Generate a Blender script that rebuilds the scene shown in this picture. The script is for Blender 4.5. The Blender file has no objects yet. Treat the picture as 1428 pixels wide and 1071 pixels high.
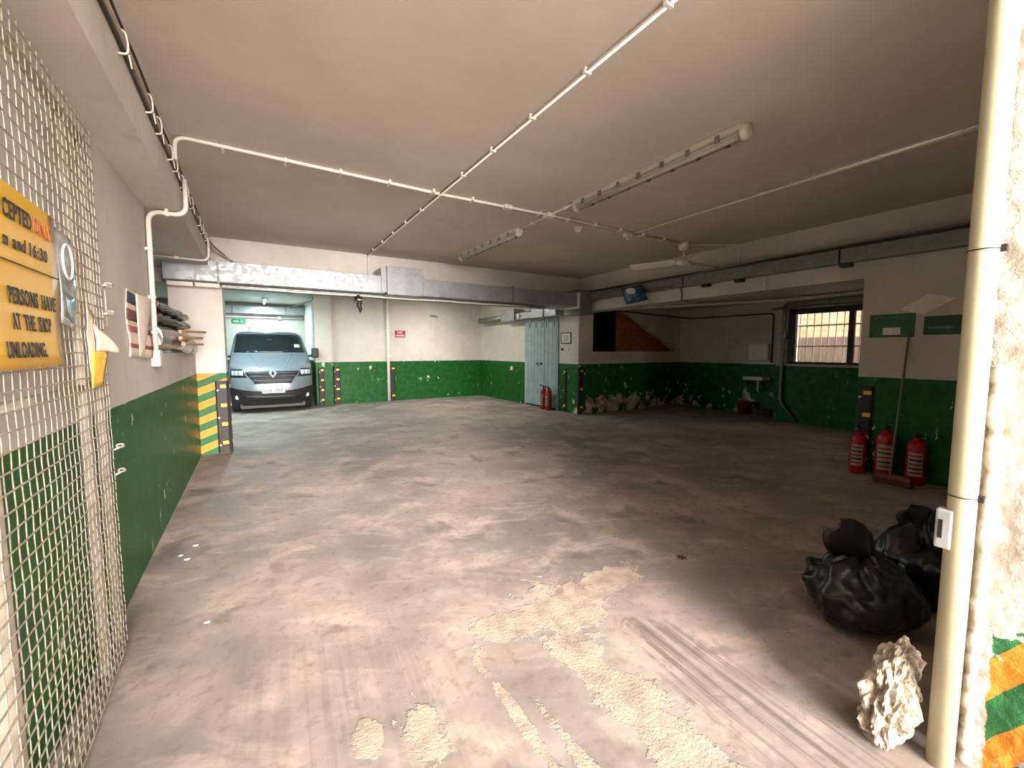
import bpy, bmesh, math, random
from mathutils import Vector, Matrix, noise as mnoise
random.seed(7)
PI = math.pi
scene = bpy.context.scene
COL = scene.collection

# ------------------------------------------------------------------ camera
cam_data = bpy.data.cameras.new('camera')
cam_data.sensor_fit = 'HORIZONTAL'
cam_data.sensor_width = 36.0
cam_data.lens = 587.65 / 1428.0 * 36.0
cam_data.clip_start = 0.02
cam = bpy.data.objects.new('camera', cam_data)
COL.objects.link(cam)
cam.location = (0.0, 0.0, 1.6)
cam.rotation_euler = (math.radians(90 - 4.603), 0.0, math.radians(-31.4626))
scene.camera = cam

# ------------------------------------------------------------------ sky
world = bpy.data.worlds.new('sky')
scene.world = world
world.use_nodes = True
bg = world.node_tree.nodes['Background']
bg.inputs['Color'].default_value = (1.0, 0.965, 0.95, 1)
bg.inputs['Strength'].default_value = 2.2

# the doorway, told to the sampler as a portal for the sky light
pl = bpy.data.lights.new('doorway_portal', 'AREA')
pl.shape = 'RECTANGLE'; pl.size = 3.2; pl.size_y = 3.3
pl.cycles.is_portal = True
po = bpy.data.objects.new('doorway_portal', pl)
COL.objects.link(po)
po.location = (0.75, -.11, 1.66); po.rotation_euler = (math.radians(90), 0, 0)

# added wide sun lamp, standing in for facade glow through the doorway
sl = bpy.data.lights.new('street_glow_lamp', 'SUN')
sl.energy = 13.5; sl.angle = math.radians(44); sl.color = (1.0, .92, .87)
so = bpy.data.objects.new('street_glow_lamp', sl); COL.objects.link(so)
so.rotation_euler = Vector((math.sin(math.radians(4)) * math.cos(math.radians(14)), math.cos(math.radians(4)) * math.cos(math.radians(14)), -math.sin(math.radians(14)))).to_track_quat('-Z', 'Y').to_euler()
so.location = (-2, -6, 5)

vs = scene.view_settings
vs.view_transform = 'Standard'
vs.look = 'None'
vs.gamma = 1.0
vs.exposure = 0.95
vs.use_curve_mapping = False
scene.display_settings.display_device = 'sRGB'
scene.cycles.use_denoising = True
scene.cycles.max_bounces = 8
scene.cycles.diffuse_bounces = 4
scene.cycles.glossy_bounces = 3
scene.cycles.transparent_max_bounces = 12
scene.cycles.sample_clamp_indirect = 8.0

# ------------------------------------------------------------------ material helpers
def lin(c):
    c = c / 255.0
    return c / 12.92 if c <= 0.04045 else ((c + 0.055) / 1.055) ** 2.4
def rgb(r, g, b): return (lin(r), lin(g), lin(b), 1.0)

class NT:
    """tiny node writer"""
    def __init__(self, name):
        self.m = bpy.data.materials.new(name); self.m.use_nodes = True
        self.t = self.m.node_tree; self.n = self.t.nodes
        self.b = self.n['Principled BSDF']
        self._pos = None
    def link(self, a, b): self.t.links.new(a, b)
    def put(self, sock, v):
        if hasattr(v, 'links'): self.link(v, sock)
        elif v is not None: sock.default_value = v
    def pos(self):
        if self._pos is None:
            self._pos = self.n.new('ShaderNodeNewGeometry').outputs['Position']
        return self._pos
    def objco(self):
        return self.n.new('ShaderNodeTexCoord').outputs['Object']
    def xyz(self, v):
        s = self.n.new('ShaderNodeSeparateXYZ'); self.link(v, s.inputs[0]); return s.outputs
    def scale(self, v, s):
        n = self.n.new('ShaderNodeVectorMath'); n.operation = 'MULTIPLY'
        self.link(v, n.inputs[0]); n.inputs[1].default_value = s; return n.outputs[0]
    def rotz(self, v, a):
        n = self.n.new('ShaderNodeVectorRotate'); n.rotation_type = 'Z_AXIS'
        self.link(v, n.inputs['Vector']); n.inputs['Angle'].default_value = a; return n.outputs[0]
    def noise(self, v, s, d=4, r=.55, dist=0):
        n = self.n.new('ShaderNodeTexNoise'); self.link(v, n.inputs['Vector'])
        n.inputs['Scale'].default_value = s; n.inputs['Detail'].default_value = d
        n.inputs['Roughness'].default_value = r; n.inputs['Distortion'].default_value = dist
        return n.outputs['Fac']
    def voro(self, v, s, feature='F1', out='Distance'):
        n = self.n.new('ShaderNodeTexVoronoi'); n.feature = feature
        self.link(v, n.inputs['Vector']); n.inputs['Scale'].default_value = s
        return n.outputs[out]
    def math(self, op, a, b=None, c=None, clamp=False):
        n = self.n.new('ShaderNodeMath'); n.operation = op; n.use_clamp = clamp
        for i, v in enumerate((a, b, c)):
            if v is not None: self.put(n.inputs[i], v)
        return n.outputs[0]
    def ramp(self, x, a, b, lo=0.0, hi=1.0):
        n = self.n.new('ShaderNodeMapRange'); n.interpolation_type = 'SMOOTHSTEP'; n.clamp = True
        self.put(n.inputs['Value'], x)
        for k, v in zip(('From Min', 'From Max', 'To Min', 'To Max'), (a, b, lo, hi)):
            self.put(n.inputs[k], v)
        return n.outputs['Result']
    def mul(self, a, b): return self.math('MULTIPLY', a, b)
    def mx(self, a, b): return self.math('MAXIMUM', a, b)
    def mix(self, f, a, b):
        n = self.n.new('ShaderNodeMix'); n.data_type = 'RGBA'
        self.put(n.inputs[0], f); self.put(n.inputs[6], a); self.put(n.inputs[7], b)
        return n.outputs[2]
    def bump(self, h, strength=.3, dist=.01):
        n = self.n.new('ShaderNodeBump'); self.link(h, n.inputs['Height'])
        n.inputs['Strength'].default_value = strength; n.inputs['Distance'].default_value = dist
        self.link(n.outputs[0], self.b.inputs['Normal'])
    def out(self, col=None, rough=None, metal=None, **kw):
        self.put(self.b.inputs['Base Color'], col)
        self.put(self.b.inputs['Roughness'], rough)
        self.put(self.b.inputs['Metallic'], metal)
        for k, v in kw.items(): self.put(self.b.inputs[k.replace('_', ' ')], v)
        return self.m

def simple(name, c, rough=.6, metal=0.0, vary=.12, scale=6.0, bump=0.0, bscale=40, **kw):
    t = NT(name); v = t.objco()
    n = t.noise(v, scale, 4)
    d = tuple(x * (1 - vary) for x in c[:3]) + (1,); h = tuple(min(1, x * (1 + vary)) for x in c[:3]) + (1,)
    col = t.mix(t.ramp(n, .3, .7), d, h)
    if bump: t.bump(t.noise(v, bscale, 3), bump, .004)
    return t.out(col, rough, metal, **kw)

GREEN = rgb(35, 96, 42)
GREEN_D = rgb(27, 80, 33)
WHITE = rgb(212, 205, 197)
WHITE_D = rgb(196, 189, 180)

def wall_paint(name, split=1.25, peel=False, chips=True, two_tone=True, white=WHITE, white_d=WHITE_D):
    """white emulsion above a gloss green dado, with scuffs and flaked patches"""
    t = NT(name); p = t.pos(); x, y, z = t.xyz(p)
    n1 = t.noise(p, .9, 3, .6); n2 = t.noise(p, 7, 3)
    w = t.mix(t.ramp(n1, .35, .7), white_d, white)
    w = t.mix(t.mul(t.ramp(n2, .58, .72), .25), w, rgb(176, 166, 152))
    col = w; rough = .75
    if two_tone:
        g = t.mix(t.ramp(n2, .3, .7), GREEN_D, GREEN)
        edge = t.math('ADD', z, t.mul(t.math('SUBTRACT', n2, .5), .008))
        low = t.ramp(edge, split - .002, split + .002, 1, 0)
        if chips:
            ch = t.noise(t.scale(p, (1, 1, .6)), 8, 4, .62)
            zone = t.ramp(t.noise(p, 1.3, 1), .45, .6)
            cm = t.mul(t.ramp(ch, .645, .655), zone)
            g = t.mix(cm, g, rgb(205, 205, 190))
        if peel:
            pn = t.noise(p, 2.6, 6, .62)
            big = t.noise(p, 1.0, 2)
            hmask = t.ramp(z, 0.05, .95, .10, -.17)
            v = t.math('ADD', t.math('ADD', pn, hmask), t.mul(t.math('SUBTRACT', big, .5), .8))
            pm = t.ramp(v, .56, .575)
            plaster = t.mix(t.ramp(t.noise(p, 6, 5), .35, .65), rgb(206, 194, 178), rgb(142, 120, 100))
            g = t.mix(pm, g, plaster)
        col = t.mix(low, w, g)
        rough = t.mix(low, (.8, .8, .8, 1), (.38, .38, .38, 1))
        t.b.inputs['Specular IOR Level'].default_value = .22
    return t.out(col, rough)

def floor_mat():
    t = NT('worn_concrete'); p = t.pos(); x, y, z = t.xyz(p)
    n1 = t.noise(p, .55, 3, .6); n2 = t.noise(p, 2.2, 4, .65, .4); n3 = t.noise(p, 14, 3, .7)
    base = t.mix(t.ramp(n1, .32, .68), rgb(120, 112, 107), rgb(158, 143, 135))
    base = t.mix(t.mul(t.ramp(n2, .48, .7), .6), base, rgb(182, 161, 149))
    base = t.mix(t.mul(t.ramp(n2, .46, .3), .45), base, rgb(112, 102, 96))
    # sweeping drag marks, oblique
    sw = t.noise(t.scale(t.rotz(p, math.radians(38)), (5, 1.6, 1)), 1.0, 4, .65, .8)
    base = t.mix(t.mul(t.ramp(sw, .48, .72), .22), base, rgb(118, 106, 98))
    sw2 = t.noise(t.scale(t.rotz(p, math.radians(-62)), (4, 1.3, 1)), 1.3, 4, .65, .8)
    base = t.mix(t.mul(t.ramp(sw2, .5, .74), .3), base, rgb(198, 178, 162))
    # dark oily smudges
    sm = t.noise(p, 2.3, 3, .55, .6)
    base = t.mix(t.mul(t.ramp(sm, .57, .70), .5), base, rgb(88, 80, 74))
    # fine speckle
    base = t.mix(t.mul(t.ramp(n3, .5, .72), .38), base, rgb(96, 88, 80))
    # spilt cement strip and patches near the doorway
    wn = t.math('SUBTRACT', t.noise(p, 4.5, 6, .72, .5), .5)
    def ell(cx, cy, rx, ry):
        dx = t.math('DIVIDE', t.math('SUBTRACT', x, cx), rx)
        dy = t.math('DIVIDE', t.math('SUBTRACT', y, cy), ry)
        return t.math('SQRT', t.math('ADD', t.mul(dx, dx), t.mul(dy, dy)))
    def blob(cx, cy, rx, ry): return t.math('ADD', ell(cx, cy, rx, ry), t.mul(wn, 1.5))
    dm = None
    for b in ((1.40, .95, .15, 1.15), (1.58, 1.98, .36, .28), (2.05, 2.06, .30, .15), (1.20, 2.02, .2, .15),
              (.55, 1.60, .09, .17), (.33, 1.70, .05, .08), (.92, 1.40, .03, .38), (1.04, 1.1, .035, .34)):
        e = ell(*b)
        dm = e if dm is None else t.math('MINIMUM', dm, e)
    cem = t.ramp(t.math('ADD', dm, t.mul(wn, 3.6)), .88, 1.0, 1, 0)
    grain = t.noise(p, 60, 3, .75)
    cemc = t.mix(t.ramp(t.noise(p, 8, 5), .35, .68), rgb(174, 157, 138), rgb(146, 131, 116))
    cemc = t.mix(t.mul(t.ramp(grain, .55, .7), .4), cemc, rgb(150, 126, 102))
    # black tyre streaks, along the drive
    st = t.noise(t.scale(t.rotz(p, math.radians(4)), (26, .8, 1)), 1.0, 4, .6)
    zone = t.mx(t.ramp(blob(1.86, .85, .24, .85), .75, 1.05, 1, 0), t.ramp(blob(.75, .9, .28, .5), .4, 1.3, .5, 0))
    zone2 = t.ramp(blob(.28, 1.75, .5, .8), .3, 1.6, .3, 0)
    stm = t.mul(t.ramp(st, .44, .62), t.mx(zone, zone2))
    base = t.mix(t.mul(stm, .75), base, rgb(92, 84, 80))
    col = t.mix(cem, base, cemc)
    # worn foot scuffs
    h = t.math('ADD', t.mul(cem, .35), t.math('ADD', t.mul(grain, t.math('ADD', t.mul(cem, .9), .10)), t.mul(n2, .25)))
    t.bump(h, .55, .012)
    return t.out(col, t.ramp(n2, .3, .7, .55, .85))

def ceiling_mat():
    t = NT('ceiling_emulsion'); p = t.pos()
    n = t.noise(p, .7, 5, .6); n2 = t.noise(t.scale(p, (1, 3, 1)), 2.5, 4)
    c = t.mix(t.ramp(n, .3, .7), rgb(196, 186, 174), rgb(212, 202, 190))
    c = t.mix(t.mul(t.ramp(n2, .5, .75), .2), c, rgb(218, 210, 200))
    return t.out(c, .85)

def stripes_mat(name, axis, period, slope, a, b, top, worn=0.0, plain=WHITE):
    """diagonal warning stripes painted up to a height, bare paint above"""
    t = NT(name); p = t.pos(); c = t.xyz(p); z = c[2]
    u = t.math('ADD', z, t.mul(c[axis], slope))
    n = t.noise(p, 10, 5, .6)
    u = t.math('ADD', u, t.mul(t.math('SUBTRACT', n, .5), .012))
    f = t.math('FRACT', t.math('DIVIDE', u, period))
    s = t.ramp(f, .49, .51)
    col = t.mix(s, a, b)
    wcol = t.mix(t.ramp(t.noise(p, 1.2, 4), .3, .7), WHITE_D, plain)
    if worn:
        wm = t.noise(p, 7.5, 6, .65)
        col = t.mix(t.ramp(wm, 1 - worn, 1 - worn + .015), col, wcol)
    low = t.ramp(z, top - .003, top + .003, 1, 0)
    if worn:
        low = t.mul(low, t.ramp(t.math('ADD', z, t.mul(t.noise(p, 5, 5), .12)), .62, .66, 1, 0))
    t.bump(t.noise(p, 30, 5), .15 + worn, .01)
    return t.out(t.mix(low, wcol, col), .6)

M = {}
M['floor'] = floor_mat()
M['ceiling'] = ceiling_mat()
M['wall'] = wall_paint('white_and_green_wall_paint')
M['wall_peel'] = wall_paint('flaking_wall_paint', peel=True)
M['white_wall'] = wall_paint('white_wall_paint', two_tone=False)
M['soffit'] = wall_paint('beam_paint', two_tone=False)
M['pillar'] = stripes_mat('striped_pillar_paint', 0, .222, -.42, rgb(38, 100, 50), rgb(214, 146, 44), 1.25)
def jamb_mat():
    t = NT('rough_striped_plaster'); p = t.pos(); x, y, z = t.xyz(p)
    u = t.math('ADD', z, t.mul(y, 1.6))
    u = t.math('ADD', u, t.mul(t.math('SUBTRACT', t.noise(p, 9, 5), .5), .03))
    s = t.ramp(t.math('FRACT', t.math('DIVIDE', u, .33)), .49, .51)
    col = t.mix(s, rgb(36, 104, 54), rgb(208, 132, 36))
    n = t.noise(p, 9, 6, .65)
    wcol = t.mix(t.ramp(n, .35, .65), rgb(176, 166, 154), rgb(206, 198, 188))
    low = t.ramp(t.math('ADD', z, t.mul(t.math('SUBTRACT', t.noise(p, 12, 5, .7), .5), .3)), .545, .555, 1, 0)
    edge = t.ramp(t.math('ADD', y, t.mul(t.math('SUBTRACT', t.noise(p, 14, 5, .7), .5), .05)), .330, .336, 1, 0)
    low = t.mul(low, edge)
    low = t.mul(low, t.ramp(t.noise(p, 7, 6, .7), .63, .645, 1, 0))
    t.bump(n, .9, .03)
    return t.out(t.mix(low, wcol, col), .75)
M['jamb'] = jamb_mat()
def zinc(name, c, r=.42):
    t = NT(name); v = t.objco()
    vo = t.voro(v, 22, out='Color'); n = t.noise(v, 3, 4)
    col = t.mix(t.ramp(n, .3, .7), tuple(k * .82 for k in c[:3]) + (1,), c)
    bw = t.n.new('ShaderNodeRGBToBW'); t.link(vo, bw.inputs[0])
    col = t.mix(t.mul(bw.outputs[0], .25), col, (.75, .77, .78, 1))
    return t.out(col, t.ramp(bw.outputs[0], .2, .8, r - .1, r + .14), .75)
M['zinc'] = zinc('galvanised_steel', rgb(158, 160, 163), .5)
M['zinc_dark'] = zinc('dull_galvanised_steel', rgb(128, 126, 122), .55)
M['white_plastic'] = simple('white_plastic', rgb(228, 220, 208), .45, vary=.05)
M['cream_pipe'] = simple('cream_pipe_paint', rgb(180, 174, 142), .42, vary=.07, scale=4)
M['grey_plastic'] = simple('grey_plastic', rgb(120, 118, 114), .5)
M['black_cable'] = simple('black_cable_sheath', rgb(38, 34, 32), .5)
M['grey_cable'] = simple('grey_cable_sheath', rgb(120, 110, 100), .55)
M['pale_cable'] = simple('pale_cable_sheath', rgb(176, 162, 148), .6)
M['rubber'] = simple('black_rubber', rgb(42, 38, 38), .55, bump=.2)
M['reflector'] = simple('yellow_reflector', rgb(250, 200, 40), .35)
M['bolt'] = simple('pale_bolt', rgb(225, 220, 210), .4)
M['wire'] = simple('galvanised_wire', rgb(178, 168, 150), .45, .35, vary=.25, scale=30)
M['gate_frame'] = simple('weathered_gate_steel', rgb(172, 160, 142), .55, .2, vary=.2, scale=9)
M['sign_yellow'] = simple('yellow_sign_plastic', rgb(224, 172, 40), .3, vary=.08, scale=3)
M['ink'] = simple('black_ink', rgb(38, 34, 24), .5)
M['ink_red'] = simple('red_brown_ink', rgb(178, 92, 40), .5)
M['ink_white'] = simple('white_ink', rgb(235, 232, 225), .5)
M['paper'] = simple('cream_paper', rgb(232, 212, 186), .8, vary=.06, scale=12)
M['paper_yellow'] = simple('yellow_print_paper', rgb(216, 176, 66), .7, vary=.12, scale=30)
M['red'] = simple('extinguisher_red', rgb(162, 26, 30), .3)
M['black_metal'] = simple('black_metal', rgb(30, 28, 28), .4)
M['wood'] = simple('raw_timber', rgb(196, 150, 104), .7, vary=.2, scale=14)
M['blue_door'] = simple('pale_blue_door_paint', rgb(152, 168, 172), .5, vary=.1, scale=5)
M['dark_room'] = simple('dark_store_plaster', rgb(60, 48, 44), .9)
M['green_sign'] = simple('green_sign_plastic', rgb(32, 92, 60), .4, vary=.15)
M['lamp_white'] = simple('lamp_housing', rgb(205, 198, 186), .4, vary=.05)
def glass_mat(name, tint, alpha, rough=.08):
    t = NT(name)
    tr = t.n.new('ShaderNodeBsdfTransparent'); tr.inputs['Color'].default_value = tint
    gl = t.n.new('ShaderNodeBsdfGlossy'); gl.inputs['Roughness'].default_value = rough
    mx = t.n.new('ShaderNodeMixShader'); mx.inputs[0].default_value = alpha
    t.link(tr.outputs[0], mx.inputs[1]); t.link(gl.outputs[0], mx.inputs[2])
    t.link(mx.outputs[0], t.n['Material Output'].inputs['Surface'])
    return t.m
M['clear'] = glass_mat('clear_cover', (.86, .86, .84, 1), .14, .2)
M['pane'] = glass_mat('window_pane', (.9, .9, .88, 1), .05)
def emit(name, c, s):
    t = NT(name); t.out(c, .4, **{'Emission_Color': c, 'Emission_Strength': s}); return t.m
M['tube_lit'] = emit('lit_cool_tube', (.72, .95, 1.0, 1), 6.0)
M['tube_off'] = simple('unlit_tube', rgb(215, 208, 196), .3, vary=.03)

# ------------------------------------------------------------------ mesh helpers
def B(): return bmesh.new()
def box(bm, x0, x1, y0, y1, z0, z1, bev=0.0):
    m = Matrix.Translation(((x0 + x1) / 2, (y0 + y1) / 2, (z0 + z1) / 2)) @ Matrix.Diagonal((abs(x1 - x0), abs(y1 - y0), abs(z1 - z0), 1))
    r = bmesh.ops.create_cube(bm, size=1, matrix=m)
    if bev:
        es = list({e for v in r['verts'] for e in v.link_edges})
        bmesh.ops.bevel(bm, geom=es, offset=bev, segments=2, affect='EDGES', profile=.6)
    return bm
def frame_of(d):
    d = d.normalized(); a = Vector((0, 0, 1)) if abs(d.z) < .9 else Vector((1, 0, 0))
    u = d.cross(a).normalized(); return u, d.cross(u).normalized()
def tube(bm, pts, r, seg=8, cap=True):
    pts = [Vector(p) for p in pts]; rings = []
    u = None
    for i, p in enumerate(pts):
        d = (pts[min(i + 1, len(pts) - 1)] - pts[max(i - 1, 0)]).normalized()
        if u is None: u, v = frame_of(d)
        else:
            u = (u - d * u.dot(d)).normalized(); v = d.cross(u).normalized()
        rr = r[i] if isinstance(r, (list, tuple)) else r
        rings.append([bm.verts.new(p + (u * math.cos(2 * PI * k / seg) + v * math.sin(2 * PI * k / seg)) * rr) for k in range(seg)])
    for a, b in zip(rings, rings[1:]):
        for k in range(seg):
            f = bm.faces.new((a[k], a[(k + 1) % seg], b[(k + 1) % seg], b[k])); f.smooth = True
    if cap:
        bm.faces.new(rings[0][::-1]); bm.faces.new(rings[-1])
    return bm
def fillet(pts, rad, n=6):
    """round the corners of a polyline"""
    P = [Vector(p) for p in pts]; out = [P[0]]
    for i in range(1, len(P) - 1):
        a = (P[i - 1] - P[i]); b = (P[i + 1] - P[i]); r = min(rad, a.length * .45, b.length * .45)
        s = P[i] + a.normalized() * r; e = P[i] + b.normalized() * r
        for k in range(n + 1):
            q = k / n
            out.append(s * (1 - q) ** 2 + P[i] * 2 * q * (1 - q) + e * q * q)
    out.append(P[-1]); return out
def lathe(bm, c, prof, seg=20, axis='z'):
    c = Vector(c); rings = []
    def pt(r, h, a):
        if axis == 'z': return c + Vector((r * math.cos(a), r * math.sin(a), h))
        if axis == 'y': return c + Vector((r * math.cos(a), h, r * math.sin(a)))
        return c + Vector((h, r * math.cos(a), r * math.sin(a)))
    for r, h in prof:
        rings.append([bm.verts.new(pt(max(r, 1e-4), h, 2 * PI * k / seg)) for k in range(seg)])
    for a, b in zip(rings, rings[1:]):
        for k in range(seg):
            f = bm.faces.new((a[k], a[(k + 1) % seg], b[(k + 1) % seg], b[k])); f.smooth = True
    bm.faces.new(rings[0][::-1]); bm.faces.new(rings[-1])
    bmesh.ops.recalc_face_normals(bm, faces=bm.faces[:])
    return bm
def prism(bm, poly, off):
    """polygon (list of 3-D points) pushed along off"""
    off = Vector(off)
    a = [bm.verts.new(Vector(p)) for p in poly]; b = [bm.verts.new(Vector(p) + off) for p in poly]
    bm.faces.new(a[::-1]); bm.faces.new(b)
    n = len(a)
    for k in range(n): bm.faces.new((a[k], a[(k + 1) % n], b[(k + 1) % n], b[k]))
    bmesh.ops.recalc_face_normals(bm, faces=bm.faces[:])
    return bm
def grid(bm, fn, nu, nv, smooth=True):
    vs = [[bm.verts.new(Vector(fn(i / nu, j / nv))) for j in range(nv + 1)] for i in range(nu + 1)]
    for i in range(nu):
        for j in range(nv):
            f = bm.faces.new((vs[i][j], vs[i + 1][j], vs[i + 1][j + 1], vs[i][j + 1])); f.smooth = smooth
    return bm
def thicken(bm, t):
    """give a sheet a real thickness"""
    bmesh.ops.recalc_face_normals(bm, faces=bm.faces[:])
    bmesh.ops.solidify(bm, geom=bm.faces[:] , thickness=t)
    return bm

ORG = {}
def mk(name, bm, mat, parent=None, label=None):
    """link a bmesh given in world coordinates as one mesh object, child of parent"""
    me = bpy.data.meshes.new(name)
    o = bpy.data.objects.new(name, me)
    org = ORG[parent.name] if parent else Vector((0, 0, 0))
    bmesh.ops.translate(bm, verts=bm.verts[:], vec=-org)
    bm.to_mesh(me); bm.free()
    if mat: me.materials.append(M[mat] if isinstance(mat, str) else mat)
    COL.objects.link(o)
    if parent: o.parent = parent
    ORG[o.name] = org.copy()
    if label: o['label'] = label
    return o
def tag(o, label, cat, group=None):
    o['label'] = label; o['category'] = cat
    if group: o['group'] = group
    return o
def thing(name, label, cat, loc=(0, 0, 0), group=None):
    o = bpy.data.objects.new(name, None); o.empty_display_size = .1
    COL.objects.link(o); o.location = loc; ORG[o.name] = Vector(loc)
    return tag(o, label, cat, group)
def single(name, bm, mat, label, cat, group=None):
    bm.verts.ensure_lookup_table()
    lo = [min(v.co[k] for v in bm.verts) for k in range(3)]; hi = [max(v.co[k] for v in bm.verts) for k in range(3)]
    c = Vector(((lo[0] + hi[0]) / 2, (lo[1] + hi[1]) / 2, lo[2]))
    bmesh.ops.translate(bm, verts=bm.verts[:], vec=-c)
    o = mk(name, bm, mat); o.location = c; ORG[o.name] = c
    return tag(o, label, cat, group)
def struct(name, bm, mat, parent=None, label=None):
    o = mk(name, bm, mat, parent)
    if parent is None: o['kind'] = 'structure'
    if label: o['label'] = label
    return o
def copy_tree(o, parent=None):
    c = o.copy(); COL.objects.link(c); c.parent = parent
    for ch in list(o.children): copy_tree(ch, c)
    return c
def text_mesh(s, size, origin, right, up, bold=0.0, thick=.0006, width=None, align='LEFT'):
    """lettering as thin solid geometry"""
    cu = bpy.data.curves.new('lettering', 'FONT'); cu.body = s; cu.size = size
    cu.align_x = align; cu.offset = bold; cu.space_character = 1.12; cu.resolution_u = 3; cu.extrude = thick
    ob = bpy.data.objects.new('lettering_tmp', cu); COL.objects.link(ob)
    bpy.context.view_layer.update()
    me = bpy.data.meshes.new_from_object(ob.evaluated_get(bpy.context.evaluated_depsgraph_get()))
    bm = B(); bm.from_mesh(me)
    bpy.data.objects.remove(ob); bpy.data.meshes.remove(me); bpy.data.curves.remove(cu)
    right = Vector(right).normalized(); up = Vector(up).normalized(); nrm = right.cross(up)
    xs = [v.co.x for v in bm.verts]
    k = width / (max(xs) - min(xs)) if width else 1.0
    x0 = min(xs) if width else 0
    for v in bm.verts:
        v.co = Vector(origin) + right * (v.co.x - x0) * k + up * v.co.y + nrm * v.co.z
    return bm

# ------------------------------------------------------------------ structure
XL, XR, YB, ZC = -.74, 6.85, 8.05, 3.33
struct('floor', box(B(), -6, 11.0, -.1, 18.8, -.2, 0), 'floor')
struct('street_pavement', box(B(), -14, 14, -14, -.1, -.25, -.02), simple('street_concrete', rgb(205, 194, 182), .8, vary=.1, scale=2))
bm = box(B(), -6, 7.3, -.1, 8.45, ZC, ZC + .25); box(bm, -6, 7.3, 8.45, 18.8, ZC, ZC + .25)
struct('ceiling', bm, 'ceiling')
bm = box(B(), 7.3, 10.3, .4, 5.05, 2.75, ZC + .25); box(bm, 7.3, 11.0, 5.05, 8.25, 2.75, ZC + .25)
struct('ceiling_side_bay', bm, 'ceiling')
# left wall with the opening above a low ledge
bm = box(B(), XL - .2, XL, -.1, 4.76, 0, 2.81); box(bm, XL - .2, XL, 4.76, 7.85, 0, 1.57)
struct('wall_left', bm, 'wall')
struct('beam_left', box(B(), -1.35, -.5, -.1, 8.05, 2.81, ZC), 'soffit')
struct('pillar_left', box(B(), -1.02, -.37, 7.85, 8.45, 0, 2.81), 'pillar')
struct('beam_back', box(B(), -6, XR, YB, 8.45, 2.6, ZC), 'soffit')
struct('beam_right', box(B(), XR, 7.3, .4, 8.05, 2.53, ZC), 'soffit')
struct('wall_right', box(B(), XR, 7.2, .4, 2.37, 0, 2.53), 'wall')
# door wall, from the corner column to the back wall
struct('wall_door_side', box(B(), XR, 7.05, 8.25, 13.5, 0, ZC), 'wall')
# stair wall: column, low wall, triangular stair flank above the store opening
Y0, Y1 = YB, YB + .2
bm = B()
prism(bm, [(XR, Y0, 0), (10.75, Y0, 0), (10.75, Y0, 1.56), (7.32, Y0, 1.56), (7.32, Y0, 2.6), (8.55, Y0, 2.66), (8.57, Y0, 2.75), (8.57, Y0, 2.9), (XR, Y0, 2.9)], (0, .2, 0))
bm2 = bm; 
prism(bm2, [(8.45, Y0 + .03, 2.9), (8.45, Y0 + .03, 2.66), (10.66, Y0 + .03, 1.55), (10.75, Y0 + .03, 1.55), (10.75, Y0 + .03, 2.9)], (0, .17, 0))
struct('wall_stair', bm2, 'wall_peel')
struct('wall_side_bay', box(B(), 10.75, 10.95, 5.05, 8.25, 0, 2.75), 'wall_peel')
# window wall with the opening
wy0, wy1, wz0, wz1 = 3.3, 4.74, 1.30, 2.46
bm = box(B(), 10.1, 10.3, 1.9, wy0, 0, 2.75); box(bm, 10.1, 10.3, wy1, 5.05, 0, 2.75)
box(bm, 10.1, 10.3, wy0, wy1, 0, wz0); box(bm, 10.1, 10.3, wy0, wy1, wz1, 2.75)
box(bm, 10.3, 10.75, 4.9, 5.05, 0, 2.75)
struct('wall_window', bm, 'wall')
struct('wall_side_bay_light_stop', box(B(), 7.2, 10.3, 1.9, 2.1, 0, 2.75), 'wall')  # unseen wall added only to stop light entering the side bay
# store under the stairs
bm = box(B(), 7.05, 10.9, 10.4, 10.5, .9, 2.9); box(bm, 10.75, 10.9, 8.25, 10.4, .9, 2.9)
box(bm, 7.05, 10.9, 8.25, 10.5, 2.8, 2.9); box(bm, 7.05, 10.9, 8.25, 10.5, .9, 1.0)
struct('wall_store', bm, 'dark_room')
# back bay
struct('wall_back', box(B(), 1.55, 7.05, 13.3, 13.5, 0, ZC), 'wall')
struct('pillar_back', box(B(), 1.5, 1.95, 13.18, 13.6, 0, ZC), 'wall')
struct('wall_van_bay_right', box(B(), 1.75, 1.95, 13.5, 18.8, 0, ZC), 'wall')
struct('wall_van_bay_end', box(B(), -6, 1.75, 18.6, 18.8, 0, ZC), 'wall')
struct('wall_far_left', box(B(), -6.2, -6, -.1, 18.8, 0, ZC), 'wall')
# doorway: outer wall either side, and unseen walls added to block light
struct('wall_front_left', box(B(), -6, XL - .2, -.1, .1, 0, ZC), 'white_wall')
struct('light_blocker_right', box(B(), 2.9, 3.1, -2.6, -.1, 0, ZC), 'white_wall')  # unseen, added to narrow the light falling on the left wall
struct('light_blocker_left', box(B(), -1.8, -1.6, -3.2, -.1, 0, 5.0), simple('dark_blocker_brown', rgb(84, 74, 64), .9, vary=.15, scale=2))  # unseen, added to keep sky light off the right side; dark to cut bounce
struct('wall_front', box(B(), 2.32, 7.3, -.1, .455, 0, ZC), 'white_wall')
# rough reveal of the doorway: lumpy plaster skin
def jamb_pt(u, v):
    z = v * ZC; y = -.1 + u * .50
    n = mnoise.fractal(Vector((y * 9, z * 5, 1.3)), .8, 2.0, 4)
    q = mnoise.noise(Vector((y * 30, z * 26, 4)))
    return (2.285 + .012 * n + .004 * q, y, z)
bm = grid(B(), jamb_pt, 40, 240)
struct('trim_1', bm, 'jamb', label='rough white plastered doorway reveal with painted orange and green stripes')
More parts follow.
